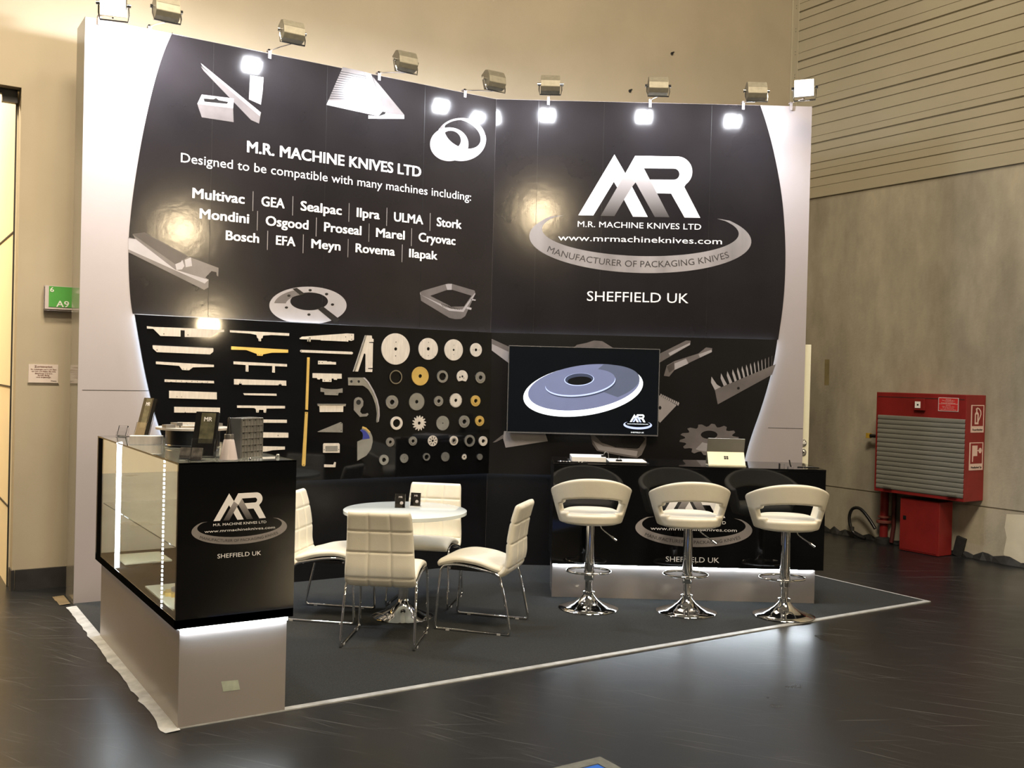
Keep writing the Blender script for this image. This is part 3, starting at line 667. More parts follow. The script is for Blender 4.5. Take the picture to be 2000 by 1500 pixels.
blades = [
 ('stepped_knife', 'stepped steel knife with a square notch, top of the left column', GA, ZA, 'steel', [(247, 195), (318, 203), (780, 220), (1040, 232), (1040, 254), (975, 258), (900, 310), (635, 306), (635, 238), (592, 236), (592, 302), (385, 295), (312, 222), (247, 220)], [(420, 275, .004), (668, 285, .004)]),
 ('serrated_knife', 'steel knife with a finely toothed top edge, second in the left column', GA, ZA, 'steel', [(308, 425), (305, 398)]+serr((305, 398), (930, 428), 40, 10)+[(928, 458), (895, 485), (350, 462)], [(350, 440, .004)]),
 ('hanger_knife', 'thin steel knife with a tapered central lug, left column', GA, ZA, 'steel', [(340, 558), (935, 592), (935, 615), (720, 618), (680, 648), (610, 645), (578, 603), (340, 585)], [(622, 635, .003), (655, 637, .003)]),
 ('perforated_bar', 'narrow steel bar with a row of small notches, left column', GA, ZA, 'steel', [(428, 742), (935, 758), (937, 783), (820, 779), (815, 771), (808, 779), (660, 775), (655, 767), (648, 775), (500, 770), (495, 762), (488, 770), (428, 768)], [(450, 757, .003), (545, 759, .003), (600, 761, .003), (708, 763, .003), (765, 765, .003), (870, 770, .003)]),
 ('broad_knife', 'broad plain steel knife, fifth in the left column', GA, ZA, 'steel', [(475, 858), (965, 875), (965, 948), (475, 935)], [(555, 920, .003), (602, 922, .003)]),
 ('notched_knife', 'steel knife with two tiny notches below, sixth in the left column', GA, ZA, 'steel', [(527, 1024), (998, 1033), (998, 1088), (898, 1086), (894, 1076), (888, 1086), (645, 1084), (640, 1070), (634, 1084), (527, 1083)], []),
 ('short_knife', 'short plain steel knife half hidden by the leaflet holder, bottom of the left column', GA, ZA, 'steel', [(562, 1180), (900, 1186), (900, 1216), (672, 1212), (667, 1203), (660, 1212), (562, 1209)], []),
 ('hanger_knife', 'steel knife with a stepped central hanger, top of the second column', GB_, ZA, 'steel', [(1100, 237), (1710, 268), (1708, 295), (1530, 286), (1440, 292), (1435, 318), (1420, 322), (1418, 350), (1396, 348), (1392, 322), (1380, 315), (1372, 285), (1310, 272), (1100, 258)], [(1407, 338, .003)]),
 ('hanger_knife', 'gold coated knife with a tapered central hanger', GB_, ZA, 'gold', [(1113, 402), (1698, 437), (1698, 468), (1530, 468), (1440, 485), (1435, 500), (1380, 498), (1375, 480), (1270, 440), (1113, 436)], [(1393, 488, .003), (1418, 490, .003)]),
 ('two_legged_knife', 'steel bar knife with two long hanging legs', GB_, ZA, 'steel', [(1137, 557), (1686, 585), (1686, 611), (1562, 606), (1562, 673), (1535, 671), (1535, 604), (1290, 596), (1290, 663), (1262, 661), (1262, 594), (1137, 586)], [(1276, 648, .003), (1549, 658, .003)]),
 ('broad_knife', 'broad steel knife with two square notches in its lower edge', GB_, ZA, 'steel', [(1142, 738), (1678, 755), (1678, 807), (1632, 805), (1630, 793), (1600, 792), (1600, 803), (1222, 797), (1220, 785), (1192, 784), (1192, 796), (1142, 794)], [(1204, 772, .003), (1616, 785, .003)]),
 ('slim_knife', 'slim plain steel bar between the broad knife and the two-lug knife', GB_, ZA, 'steel', [(1236, 884), (1578, 889), (1580, 911), (1247, 904)], []),
 ('two_lug_knife', 'steel knife with two short rounded lugs', GB_, ZA, 'steel', [(1173, 1010), (1666, 1015), (1666, 1041), (1475, 1042), (1470, 1085), (1447, 1083), (1445, 1056), (1400, 1054), (1393, 1083), (1370, 1082), (1366, 1048), (1350, 1036), (1173, 1034)], [(1382, 1072, .003), (1460, 1075, .003)]),
 ('plain_knife', 'plain steel bar level with the top of the steel block, second column', GB_, ZA, 'steel', [(1180, 1153), (1685, 1157), (1685, 1189), (1180, 1186)], []),
 ('slotted_knife', 'wider steel knife with one small slot, behind the steel block', GB_, ZA, 'steel', [(1190, 1283), (1700, 1290), (1700, 1341), (1190, 1341)], [(1594, 1318, .004)]),
 ('tapered_knife', 'steel knife with a tapering lower edge, lowest beside the steel block', GB_, ZA, 'steel', [(1200, 1426), (1665, 1433), (1665, 1463), (1540, 1470), (1470, 1484), (1380, 1486), (1330, 1462), (1200, 1458)], []),
 ('pointed_blade', 'long pointed blade with two small pins, top of the third column', GC, ZB, 'steel', [(125, 205), (150, 188), (590, 156), (656, 160), (656, 219), (630, 229), (600, 222), (600, 236), (430, 228), (335, 225), (330, 219), (130, 212)], [(575, 190, .004), (633, 173, .004), (633, 212, .004)]),
 ('rounded_bar', 'steel bar with rounded ends below the pointed blade', GC, ZB, 'steel', [(138, 316), (636, 335), (648, 347), (638, 361), (140, 341), (129, 329)], [(143, 329, .004)]),
 ('small_knife', 'small steel knife with a stepped top edge', GC, ZB, 'steel', [(306, 422), (390, 425), (395, 431), (430, 430), (440, 434), (481, 436), (481, 460), (306, 458)], [(318, 440, .004), (345, 441, .004)]),
 ('stepped_bracket_knife', 'steel knife with a wide stepped underside and two holes', GC, ZB, 'steel', [(252, 544), (536, 550), (536, 598), (492, 598), (490, 610), (460, 608), (458, 597), (438, 597), (436, 630), (350, 628), (348, 600), (325, 598), (322, 606), (298, 604), (296, 592), (252, 590)], [(368, 615, .004), (420, 617, .004)]),
 ('curved_knife', 'dark steel knife with a hollow curved top edge', GC, ZB, 'dark', [(330, 685), (375, 696), (437, 701), (500, 700), (545, 692), (545, 735), (505, 736), (500, 761), (368, 756), (366, 729), (330, 726)], [(490, 742, .003)]),
 ('tray_knife', 'deep steel tray knife with two side ears', GC, ZB, 'steel', [(299, 845), (576, 845), (573, 866), (552, 866), (550, 923), (322, 924), (318, 866), (303, 864)], []),
 ('triangular_knife', 'triangular dark steel blade pointing left', GC, ZB, 'dark', [(300, 1116), (528, 1022), (545, 1036), (545, 1123), (310, 1119)], [(530, 1036, .004), (530, 1105, .004)]),
 ('box_knife', 'steel box-shaped knife with a sunken middle and two holes', GC, ZB, 'steel', [(362, 1229), (508, 1228), (517, 1240), (516, 1321), (355, 1321), (355, 1243)], [(365, 1292, .004), (507, 1290, .004)]),
 ('hooked_knife', 'tiny steel knife with a hooked right end, lowest of the third column', GC, ZB, 'steel', [(365, 1435), (456, 1438), (466, 1412), (480, 1414), (474, 1463), (365, 1462)], []),
 ('gold_bar', 'long gold bar, upper of the two upright bars', 'upright gold bars on the board', ZB, 'gold', [(199, 390), (223, 390), (206, 902), (181, 900)], []),
 ('gold_bar', 'long gold bar with round ends, lower of the two upright bars', 'upright gold bars on the board', ZB, 'gold', [(178, 922), (206, 924), (181, 1440), (174, 1452), (155, 1452), (146, 1442)], [(190, 934, .004), (163, 1440, .004)]),
 ('forked_blade', 'large forked steel blade shaped like a letter A', None, ZB, 'steel', [(765, 175), (828, 177), (832, 205), (846, 212), (846, 239), (802, 241), (802, 248), (841, 250), (836, 493), (791, 495), (791, 503), (836, 505), (833, 533), (768, 532), (769, 365), (762, 352), (752, 354), (695, 528), (647, 528)], []),
 ('sickle_blade', 'long curved sickle blade with a two-hole tang', None, ZB, 'dark2', [(597, 586), (760, 587), (800, 630), (850, 716), (885, 800), (903, 880), (906, 960), (895, 1020), (880, 1028), (873, 1015), (880, 940), (866, 850), (834, 765), (795, 702), (745, 666), (600, 663)], [(630, 625, .011), (702, 626, .011)]),
 ('hook_blade', 'hook-shaped blade with a large round eye', None, ZB, 'dark', [(658, 810), (672, 788), (700, 778), (730, 786), (748, 818), (745, 862), (722, 892), (716, 922), (735, 942), (770, 942), (790, 934), (798, 946), (780, 966), (715, 971), (655, 905), (655, 850)], [(700, 828, .022)]),
]
MM = {'steel': M_steel, 'gold': M_gold, 'dark': M_steeld, 'dark2': M_steel2}
for nm, lab, grp, Z, mk, pts, hs in blades:
    outs = [[KL(*Z(p)) for p in pts]]
    ex = [('bore', M_hole, [[hole(Z, x, y, r)] for x, y, r in hs], .0005, 0)] if hs else []
    if nm == 'box_knife': ex.append(('sunken_panel', M_steel2, [[[KL(*ZB(p)) for p in ((376, 1256), (496, 1254), (496, 1306), (376, 1308))]]], .0008, 0))
    if nm == 'tray_knife': ex.append(('folded_edge', M_steel2, [[[KL(*ZB(p)) for p in ((299, 845), (576, 845), (575, 855), (300, 855))]]], .004, .003))
    if nm == 'forked_blade': ex.append(('ground_edge', M_steel2, [[[KL(*ZB(p)) for p in ((765, 176), (780, 176), (668, 528), (648, 528))]]], .002, .002))
    if nm == 'sickle_blade': ex.append(('ground_edge', M_pl, [[[KL(*ZB(p)) for p in ((740, 588), (762, 588), (800, 630), (850, 716), (885, 800), (903, 880), (906, 960), (896, 1018), (890, 1018), (896, 960), (890, 880), (870, 800), (836, 720), (786, 634))]]], .002, .002))
    if nm == 'pointed_blade': ex.append(('pin', M_steel2, [[[KL(*ZB(p)) for p in ((195, 206), (204, 206), (204, 234), (195, 234))]], [[KL(*ZB(p)) for p in ((214, 192), (228, 192), (228, 236), (214, 236))]]], .012, .012))
    mount(nm, lab, 'knife', grp, MM[mk], outs, .008 if nm in ('gold_bar', 'forked_blade') else .006, ex)
# half disc blade with blue film
o = mount('half_round_knife', 'half-round blade with blue film on its upper part', 'knife', None, M_steel2, [[KL(*ZB(p)) for p in ((740, 1062), (775, 1075), (815, 1115), (836, 1165), (839, 1215), (822, 1285), (778, 1348), (688, 1400), (688, 1213), (738, 1190), (745, 1155), (738, 1125), (716, 1103), (733, 1092))]], .006,
      [('blue_film', M_blue, [[[KL(*ZB(p)) for p in ((733, 1092), (770, 1110), (802, 1150), (810, 1182), (738, 1192), (745, 1155), (738, 1125), (716, 1103))]]], .0006, 0),
       ('ground_edge', M_gold, [[[KL(*ZB(p)) for p in ((740, 1063), (775, 1076), (815, 1115), (806, 1128), (768, 1092), (733, 1080))]]], .0008, 0)])

def rad(cx, cz, prof):   # closed outline from (angle, radius) list
    return [(cx+r*math.cos(a), cz+r*math.sin(a)) for a, r in prof]
discs = [ # x, y, rx(px zoom), kind, material, label
 (1062, 308, 138, 'plain', 'steel', 'largest round disc knife with a square centre hole, top left of the discs'),
 (1381, 307, 94, 'notch', 'steel', 'disc knife with four short radial slits at its rim'),
 (1629, 317, 90, 'plain', 'steel', 'plain disc knife with a square hole, third of the top disc row'),
 (1847, 317, 57, 'small', 'steel', 'smaller plain disc knife, right end of the top disc row'),
 (1062, 582, 62, 'thin', 'chrome', 'thin bright ring with an empty dark middle'),
 (1302, 573, 82, 'round', 'gold', 'large gold disc with a round hole'),
 (1518, 577, 53, 'ring', 'steel2', 'thick steel ring right of the large gold disc'),
 (1713, 577, 53, 'bite', 'steel', 'disc with a bite out of its lower rim and three holes'),
 (1889, 587, 48, 'hub', 'steel2', 'dished steel disc, right end of the second disc row'),
 (1026, 827, 60, 'hub', 'steel2', 'dished grey disc, left end of the third disc row'),
 (1268, 823, 78, 'fine', 'steel2', 'fine-toothed circular saw blade'),
 (1481, 817, 44, 'hub', 'steel2', 'small dished disc between the saw blade and the toothed gear disc'),
 (1650, 810, 60, 'gear', 'steel', 'gear-like disc with about thirty square teeth'),
 (1842, 815, 46, 'hub', 'gold', 'small gold disc, right end of the third disc row'),
 (1070, 1032, 58, 'ring', 'steel', 'wide flat ring with a large hole, left end of the fourth disc row'),
 (1293, 1032, 65, 'saw', 'steel', 'round knife with large hooked teeth'),
 (1522, 1032, 62, 'pin', 'steel2', 'shiny plain disc with a tiny centre hole'),
 (1731, 1017, 52, 'hub', 'steel2', 'dished steel disc left of the lower gold disc'),
 (1882, 1010, 43, 'hub', 'gold', 'small gold disc, right end of the fourth disc row'),
 (1008, 1217, 40, 'hub', 'dark', 'dark disc with a pale centre boss, left end of the fifth disc row'),
 (1230, 1207, 40, 'hub', 'steel2', 'small dished disc, second of the fifth disc row'),
 (1425, 1205, 46, 'slots', 'steel', 'disc pierced by eight radial slots'),
 (1630, 1203, 40, 'hub', 'steel', 'small pinkish steel disc right of the slotted disc'),
 (1784, 1204, 50, 'ring', 'steel2', 'thick-walled ring, fifth of the fifth disc row'),
 (1915, 1207, 40, 'keyed', 'steel', 'small disc with a keyed hole, right end of the fifth disc row'),
 (945, 1390, 46, 'keyed', 'steel2', 'bright collar with a keyed hole, left end of the lowest disc row'),
 (1146, 1376, 40, 'pin', 'steel2', 'small mirror-bright disc, second of the lowest disc row'),
 (1363, 1362, 33, 'ring', 'steel2', 'small open ring in the lowest disc row'),
 (1548, 1361, 40, 'pin', 'steel2', 'small turned disc right of the open ring, lowest row'),
 (1733, 1362, 26, 'star', 'steel', 'tiny star-toothed wheel in the lowest disc row'),
 (1883, 1362, 26, 'blank', 'steel2', 'smallest blank disc, right end of the lowest disc row'),
]
MM['chrome'] = M_chrome; MM['steel2'] = M_steel2
for x, y, rp, kind, mk, lab in discs:
    c = KL(*ZB((x, y))); e = KL(*ZB((x+rp, y))); w = KL(*ZB((x-rp, y))); r = (e[0]-w[0])/2
    cx, cz = (e[0]+w[0])/2, c[1]; out = circle(cx, cz, r, 56); holes = []; ex = []; h = r*.28; t = .007
    if kind == 'plain': holes = [[(cx+h*.4*math.cos(a), cz+h*.4*math.sin(a)) for a in [PI/4*k+PI/8 for k in range(8)]]]; ex = [('bore', M_hole, [[circle(cx, cz+r*.44, r*.035, 12)], [circle(cx, cz-r*.44, r*.035, 12)]], .0006, 0)]
    elif kind == 'notch':
        out = []
        for k in range(4):
            a = PI/4+k*PI/2; out += [(cx+r*math.cos(a-PI/4+PI/2*i/14), cz+r*math.sin(a-PI/4+PI/2*i/14)) for i in range(7)]+[(cx+r*math.cos(a-.02), cz+r*math.sin(a-.02)), (cx+r*.8*math.cos(a), cz+r*.8*math.sin(a)), (cx+r*math.cos(a+.02), cz+r*math.sin(a+.02))]+[(cx+r*math.cos(a-PI/4+PI/2*i/14), cz+r*math.sin(a-PI/4+PI/2*i/14)) for i in range(8, 14)]
        holes = [circle(cx, cz, r*.16, 20)]; ex = [('bore', M_hole, [[circle(cx, cz+r*.6, r*.04, 12)], [circle(cx, cz-r*.62, r*.04, 12)]], .0006, 0)]
    elif kind == 'small': holes = [circle(cx, cz, r*.22, 20)]; ex = [('bore', M_hole, [[circle(cx-r*.5, cz, r*.06, 10)], [circle(cx+r*.5, cz, r*.06, 10)]], .0006, 0)]
    elif kind == 'thin': holes = [circle(cx, cz, r*.84, 48)]; t = .012
    elif kind == 'round': holes = [circle(cx, cz, r*.2, 24)]; ex = [('bevelled_rim', M_gold, [[circle(cx, cz, r*.995, 56), circle(cx, cz, r*.9, 56)]], .0015, .0015)]
    elif kind == 'ring': holes = [circle(cx, cz, r*.62, 40)]; t = .012
    elif kind == 'bite': out = [p for p in out if not (p[1] < cz-r*.80)]; out = sorted(out, key=lambda p: math.atan2(p[1]-cz, p[0]-cx)) ; i0 = [(cx-r*.35, cz-r*.72), (cx, cz-r*.62), (cx+r*.35, cz-r*.72)]; k = next(i for i, p in enumerate(out) if math.atan2(p[1]-cz, p[0]-cx) > -PI/2); out = out[:k]+i0+out[k:]; ex = [('bore', M_hole, [[circle(cx-r*.45, cz-r*.1, r*.13, 14)], [circle(cx, cz+r*.02, r*.17, 14)], [circle(cx+r*.3, cz-r*.25, r*.08, 14)]], .0006, 0)]
    elif kind == 'hub':
        holes = [circle(cx, cz, r*.36, 28)]; t = .010; ex = [('raised_hub', M_steeld if mk != 'gold' else M_gold, [[circle(cx, cz, r*.62, 40), circle(cx, cz, r*.37, 40)]], .003, .003)]
    elif kind == 'fine': out = rad(cx, cz, [(2*PI*i/120, r*(1 if i % 2 else .9)) for i in range(120)]); holes = [circle(cx, cz, r*.2, 24)]
    elif kind == 'gear': out = rad(cx, cz, [(2*PI*(i+d)/28, r*k) for i in range(28) for d, k in ((0, .86), (.12, 1), (.62, 1), (.74, .86))]); holes = [circle(cx, cz, r*.24, 24)]
    elif kind == 'saw': out = rad(cx, cz, [(2*PI*(i+d)/14, r*k) for i in range(14) for d, k in ((0, .72), (.15, 1), (.4, 1.02), (.62, .84), (.9, .72))]); holes = [circle(cx, cz, r*.22, 24)]
    elif kind == 'pin': ex = [('bore', M_hole, [[circle(cx, cz, r*.08, 14)]], .0006, 0)]
    elif kind == 'slots':
        holes = [circle(cx, cz, r*.24, 20)]; ex = [('slot', M_hole, [[[(cx+q*math.cos(a)-s*math.sin(a), cz+q*math.sin(a)+s*math.cos(a)) for q, s in ((r*.42, -r*.07), (r*.85, -r*.07), (r*.85, r*.07), (r*.42, r*.07))]] for a in [k*PI/4+.2 for k in range(8)]], .0006, 0)]
    elif kind == 'keyed': holes = [[(cx+r*.4*math.cos(a)*(1.25 if k % 10 == 0 else 1), cz+r*.4*math.sin(a)*(1.25 if k % 10 == 0 else 1)) for k, a in enumerate([2*PI*i/30 for i in range(30)])]]; t = .014
    elif kind == 'star': out = rad(cx, cz, [(2*PI*i/28, r*(1 if i % 2 else .68)) for i in range(28)]); holes = [circle(cx, cz, r*.3, 18)]
    elif kind == 'blank': t = .012
    mount('gear_knife' if kind in ('gear', 'saw', 'fine', 'star') else ('ring_knife' if kind in ('ring', 'thin') else 'disc_knife'), lab, 'round knife', GD, MM[mk], [out]+holes, t, ex)

# ------------------------------------------------------------------ television on the right wall
TVD = PT+.07
def TVp(x, y): return onR(x, y, TVD)
a, c = TVp(993, 675), TVp(1286, 851.5); a2, c2 = TVp(990, 846), TVp(1288.5, 681)
u0, u1 = (a[0]+a2[0])/2, (c[0]+c2[0])/2; z1_, z0_ = (a[1]+c2[1])/2, (c[1]+a2[1])/2
TV = thing('television', 'flat wall television showing a glossy blue-white disc on black', 'television', oR+uR*((u0+u1)/2)-nR*PT+Vector((0, 0, z0_)), -ANG)
uc = (u0+u1)/2; tw, th = u1-u0, z1_-z0_
b = MB(); b.box((-tw/2, -.068, 0), (tw/2, -.03, th)); b.build('housing', M_black, TV)
b = MB(); b.shape([[(-tw/2, 0), (tw/2, 0), (tw/2, th), (-tw/2, th)], [(-tw/2+.007, .012), (tw/2-.007, .012), (tw/2-.007, th-.007), (-tw/2+.007, th-.007)]], -.072, .004); b.build('bezel', mat('slim_grey_bezel', (.35, .35, .36), .25, .8, noise=.05), TV)
b = MB(); b.box((-.25, -.03, .15), (.25, -.001, .5)); b.build('wall_bracket', M_black, TV)
b = MB(); b.shape([[(-tw/2+.006, .011), (tw/2-.006, .011), (tw/2-.006, th-.006), (-tw/2+.006, th-.006)]], -.0695, 0); scr = b.build('screen', M_scr, TV)
def S5(pts): return [(lambda q: (q[0]-uc, q[1]-z0_))(TVp(950+.3*p[0], 620+.3*p[1])) for p in pts]
RT = -.14
def lay(k, m, outs, name='screen_image'):
    b = MB()
    for o in outs: b.shape([S5(q) for q in o], -.0700-.0002*k, 0)
    b.build(name, m, scr)
lay(1, M_s1, [[ell(630, 476, 393, 163, RT)]])
lay(2, M_s2, [[ell(634, 455, 366, 144, RT)]])
lay(3, M_s3, [[ell(655, 440, 345, 126, RT, 40, -1.2, 1.0, False)+[(612, 430)]]])
lay(4, M_s6, [[ell(616, 436, 230, 84, RT+.02)]])
lay(5, M_s5, [[ell(612, 428, 230, 84, RT+.02)]])
lay(6, M_s2, [[ell(611, 420, 228, 82, RT+.02)]])
lay(7, M_s5, [[ell(604, 404, 97, 41, RT+.08)]])
lay(8, M_s6, [[ell(604, 402, 92, 38, RT+.08)]])
lay(9, M_s4, [[ell(607, 412, 78, 27, RT+.08)]])
w5 = S5([(892, 700), (1078, 700)]); lc = S5([(985, 700)])[0]
make_logo(scr, lc[0], lc[1], (w5[1][0]-w5[0][0]), -.0712, (M_s1, M_s5, M_s6, M_s5), True)

# ------------------------------------------------------------------ floodlights on the top edge of the walls
def floodlight(label, base, rz, lamp, tilt, yaw, power, aim):
    """base on the wall top, lamp = centre of the housing in world space"""
    t = thing('floodlight', label, 'spotlight', base, rz, 'floodlights along the top of the booth walls')
    Mi = Matrix.Translation(Vector(base)) @ Matrix.Rotation(rz, 4, 'Z'); l = Mi.inverted() @ Vector(lamp)
    b = MB(); b.box((-.012, -.014, -.045), (.012, -.003, .03)); b.box((-.012, -.014, .018), (.012, .04, .03)); b.build('clamp', M_white, t)
    b = MB(); b.tube([(0, -.008, .02), (l.x*.5, l.y*.5-.004, .5*(l.z-.08)+.01), (l.x, l.y+.02, l.z-.085)], .006); b.build('arm', M_chrome, t, smooth=40)
    MH = Matrix.Translation(l) @ Matrix.Rotation(yaw, 4, 'Z') @ Matrix.Rotation(tilt, 4, 'X')
    # housing: open front along +y (towards the wall), ribbed curved back
    prof = [(.055, .07), (-.015, .078), (-.05, .055), (-.062, .0), (-.05, -.055), (-.015, -.078), (.055, -.07)]
    b = MB(); Wd = .082
    b.grid([[MH @ Vector((x, y, z)) for y, z in prof] for x in (-Wd, Wd)])
    for x in (-Wd, Wd): b.face([MH @ Vector((x, y, z)) for y, z in prof])
    hs = b.build('housing', M_alu, t, bevel=.004)
    b = MB()
    for k in range(13):
        x = -.072+k*.012
        b.grid([[MH @ Vector((x+dx, y*1.0-.004, z*1.03)) for y, z in prof[1:4]] for dx in (-.0025, .0025)])
    b.build('cooling_rib', M_alu, hs)
    b = MB(); b.tube([MH @ Vector(p) for p in ((-.095, .0, .0), (-.098, .0, -.06), (-.09, .0, -.105), (.09, .0, -.105), (.098, 0, -.06), (.095, .0, .0))], .006, 8); b.build('yoke', M_chrome, t, smooth=40)
    b = MB()
    for sx in (-1, 1): b = MB(); b.tube([MH @ Vector((sx*.08, 0, 0)), MH @ Vector((sx*.112, 0, 0))], .014, 12); b.build('knob', M_chrome, t, smooth=40)
    b = MB(); b.face([MH @ Vector(p) for p in ((-.07, .057, -.058), (-.07, .057, .058), (.07, .057, .058), (.07, .057, -.058))]); b.build('lens', M_lens, t)
    p0 = Mi @ (MH @ Vector((0, .075, 0)))
    if power: area('floodlight_beam', p0, aim, .12, power, COOL, .10)
DL = .50
for px, py, lab in ((325, 18, 'floodlight over the white left edge of the left wall'), (570, 62, 'floodlight above the printed blocks and straight knife'), (792, 120, 'floodlight above the printed serrated comb'), (965, 157, 'floodlight nearest the inner corner, on the left wall')):
    p = at_y(px, py, D0-DL); floodlight(lab, (p.x, D0, H0), 0, p, -.36, .0, 85 if px < 400 else 28, (p.x-(.12 if px < 400 else 0), D0, H0-.75))
p = at_y(222, 9, D0-DL); floodlight('glaring floodlight at the left end of the left wall turned to the viewer', (p.x, D0, H0), 0, p, -.38, 2.85, 60, (-.9, -1.6, 0))
for px, py, lab in ((1075, 165, 'floodlight above the left part of the right wall'), (1285, 168, 'floodlight above the company logo'), (1477, 178, 'floodlight above the right edge of the black print')):
    p = hit(px, py, oR-nR*DL, nR); q = p+nR*DL; floodlight(lab, (q.x, q.y, H0), -ANG, p, -.36, .0, 26, (q.x, q.y, H0-.75))
p = hit(1572, 172, oR-nR*.36, nR); q = p+nR*.36; floodlight('glaring floodlight at the right end of the right wall turned to the viewer', (q.x-.03, q.y, H0), -ANG, p, -.25, 2.75, 60, (4.0, -1.4, 0))

# lamps of the hall that mirror in the glossy panels
def hall_lamp(label, p, r):
    t = thing('hall_lamp', label, 'lamp', p)
    d = (Vector((2, 2, 1.5))-Vector(p)).normalized(); q = d.to_track_quat('Z', 'Y').to_matrix().to_4x4()
    b = MB(); b.lathe([(r*.3, -.5*r), (r*.75, -.35*r), (r, 0), (r*.97, .02)], n=32); bm = b.bm
    bmesh.ops.transform(bm, matrix=q, verts=bm.verts); b.build('reflector', M_alu, t, smooth=50)
    b = MB(); b.lathe([(r*.93, .03), (r*.6, .03+.12*r), (r*.1, .03+.16*r)], n=32); bmesh.ops.transform(b.bm, matrix=q, verts=b.bm.verts); b.build('lens', M_hall, t, smooth=60)
    b = MB(); b.tube([(0, 0, 0), (0, 0, 4)], .02); b.build('suspension', M_black, t)
hall_lamp('warm hall lamp mirrored beside the printed notched blade', (4.406, -11.507, 4.701), .24)
hall_lamp('warm hall lamp mirrored left of the company logo', (-3.983, -9.889, 5.642), .24)
hall_lamp('warm hall lamp mirrored above the stepped knife', (5.007, -11.517, 2.668), .22)

# ------------------------------------------------------------------ glass showcase counter at the left
K0, BW, BD, BZ, BT, PW = .0293, .5866, 1.9941, .4943, 1.2868, .5355
SC = thing('display_counter', 'tall glass showcase counter with black logo front on a pale plinth', 'display counter')
x0, x1, y0, y1 = -K0, BW-K0, -K0, BD-K0
b = MB(); b.box((0, .002, .006), (PW, y1-.05, BZ-.02)); pl = b.build('plinth', mat('satin_taupe_laminate', (.27, .245, .235), .24, noise=.03, nscale=2), SC)
st = [at_y(x, y, .001) for x, y in ((432, 1331), (465, 1328), (469, 1347), (436, 1351))]
b = MB(); b.face([(p.x, .0012, p.z) for p in st]); b.build('tape_label', M_tapeg, pl, label='square of pale green tape')
b = MB(); b.box((.004, -.012, BZ-.024), (PW, .0015, BZ-.004)); b.build('led_strip', M_led2, SC)
b = MB(); b.box((-.006, .02, BZ-.016), (0.0, y1-.06, BZ-.006)); b.build('led_strip', M_led3, SC)
b = MB(); b.box((x0, y0, BZ-.003), (x1, y1, BZ+.04)); b.build('base_tray', M_frame, SC)
b = MB(); b.box((x0, y0, BZ), (x1, y0+.02, BT-.008)); fp = b.build('front_panel', M_acryl, SC, label='black front panel with the company logo')
b = MB(); b.box((x0, y1-.03, BZ), (x1, y1, BT-.008)); b.build('back_panel', M_black, SC)
b = MB(); b.box((x0, y1-.16, BZ+.04), (x0+.012, y1-.031, BT-.008)); b.build('corner_post', M_frame, SC)
b = MB(); b.box((x0+.03, y1-.037, BZ+.04), (x1-.02, y1-.031, BT-.02)); b.build('back_lining', mat('beige_lining', (.66, .57, .42), .4, noise=.06), SC)
b = MB(); b.box((x1-.012, y0+.02, BZ+.04), (x1, y1-.03, BT-.01)); b.build('door', mat('beige_sliding_door', (.62, .54, .40), .35, noise=.12, nscale=2.5), SC)
b = MB(); b.box((x1-.016, y1-.50, .72), (x1-.0121, y1-.46, 1.08)); b.build('door_handle', M_grey, SC)
b = MB(); b.box((x0+.001, y0+.021, BZ+.041), (x0+.007, y1-.162, BT-.010)); b.build('side_glass', M_glass, SC, recalc=True)
b = MB(); b.box((x0, y0, BT-.008), (x1, y1, BT)); b.build('top_glass', M_glass, SC, recalc=True)
b = MB(); b.box((x0+.03, y0+.05, .86), (x1-.04, y1-.09, .866)); b.build('glass_shelf', M_glass, SC, recalc=True)
b = MB()
for k in range(60): z = BZ+.042+k*.0125; b.box((x0+.012, 1.385, z), (x0+.034, 1.391, z+.009))
b.box((x0+.010, 1.391, BZ+.042), (x0+.036, 1.399, BT-.012)); b.build('led_strip', M_led4, SC)
b = MB()
for k in range(34): z = BZ+.042+k*.022; b.box((x0+.010, .27, z), (x0+.016, .28, z+.012))
b.build('led_strip', M_led4, SC)
u0 = at_y(374, 1040, y0).x; u1 = at_y(560.5, 1025, y0).x
make_logo(fp, (u0+u1)/2, at_y(467, 1033.5, y0).z, u1-u0, y0-.0008, (M_letter, M_stroke, M_letter3, M_swoosh))
# things inside
for nm, lab, xy, sz in (('display_pad', 'cream display pad on the floor of the showcase near its front', (.012, .16), (.30, .60)), ('display_pad', 'cream display pad on the floor of the showcase at its back', (.05, 1.45), (.28, .32))):
    t = thing(nm, lab, 'display pad', (xy[0], xy[1], BZ+.0405), 0, 'cream pads in the showcase')
    b = MB(); b.box((0, 0, 0), (sz[0], sz[1], .012)); b.build('pad', M_velvet, t, bevel=.003)
t = thing('gold_knife_part', 'gold toothed knife part on the front display pad', 'knife', (.13, .47, BZ+.053))
b = MB(); b.shape([rad(0, 0, [(2*PI*i/24, .09*(1 if i % 2 else .78)) for i in range(24)]), circle(0, 0, .03, 20)], -.02, .02); bmesh.ops.rotate(b.bm, matrix=Matrix.Rotation(-PI/2, 3, 'X'), verts=b.bm.verts); b.build('toothed_body', M_gold, t)
b = MB(); b.lathe([(.05, .02), (.05, .035), (.035, .04)], n=28); b.build('hub', M_steeld, t, smooth=40)
t = thing('shelf_block', 'pale box on the glass shelf', 'box', (.20, .45, .8665)); b = MB(); b.box((0, 0, 0), (.12, .09, .075)); b.build('carton', M_paper, t, bevel=.003)
b = MB(); b.box((.01, -.0006, .02), (.11, 0, .055)); b.build('label_strip', M_letter2, t)
t = thing('gold_collar', 'gold ring collar on the glass shelf near the front', 'knife', (.30, .22, .8665)); b = MB(); b.lathe([(.05, 0), (.055, .01), (.055, .07), (.045, .08)], n=30); b.build('collar', M_gold, t, smooth=40)
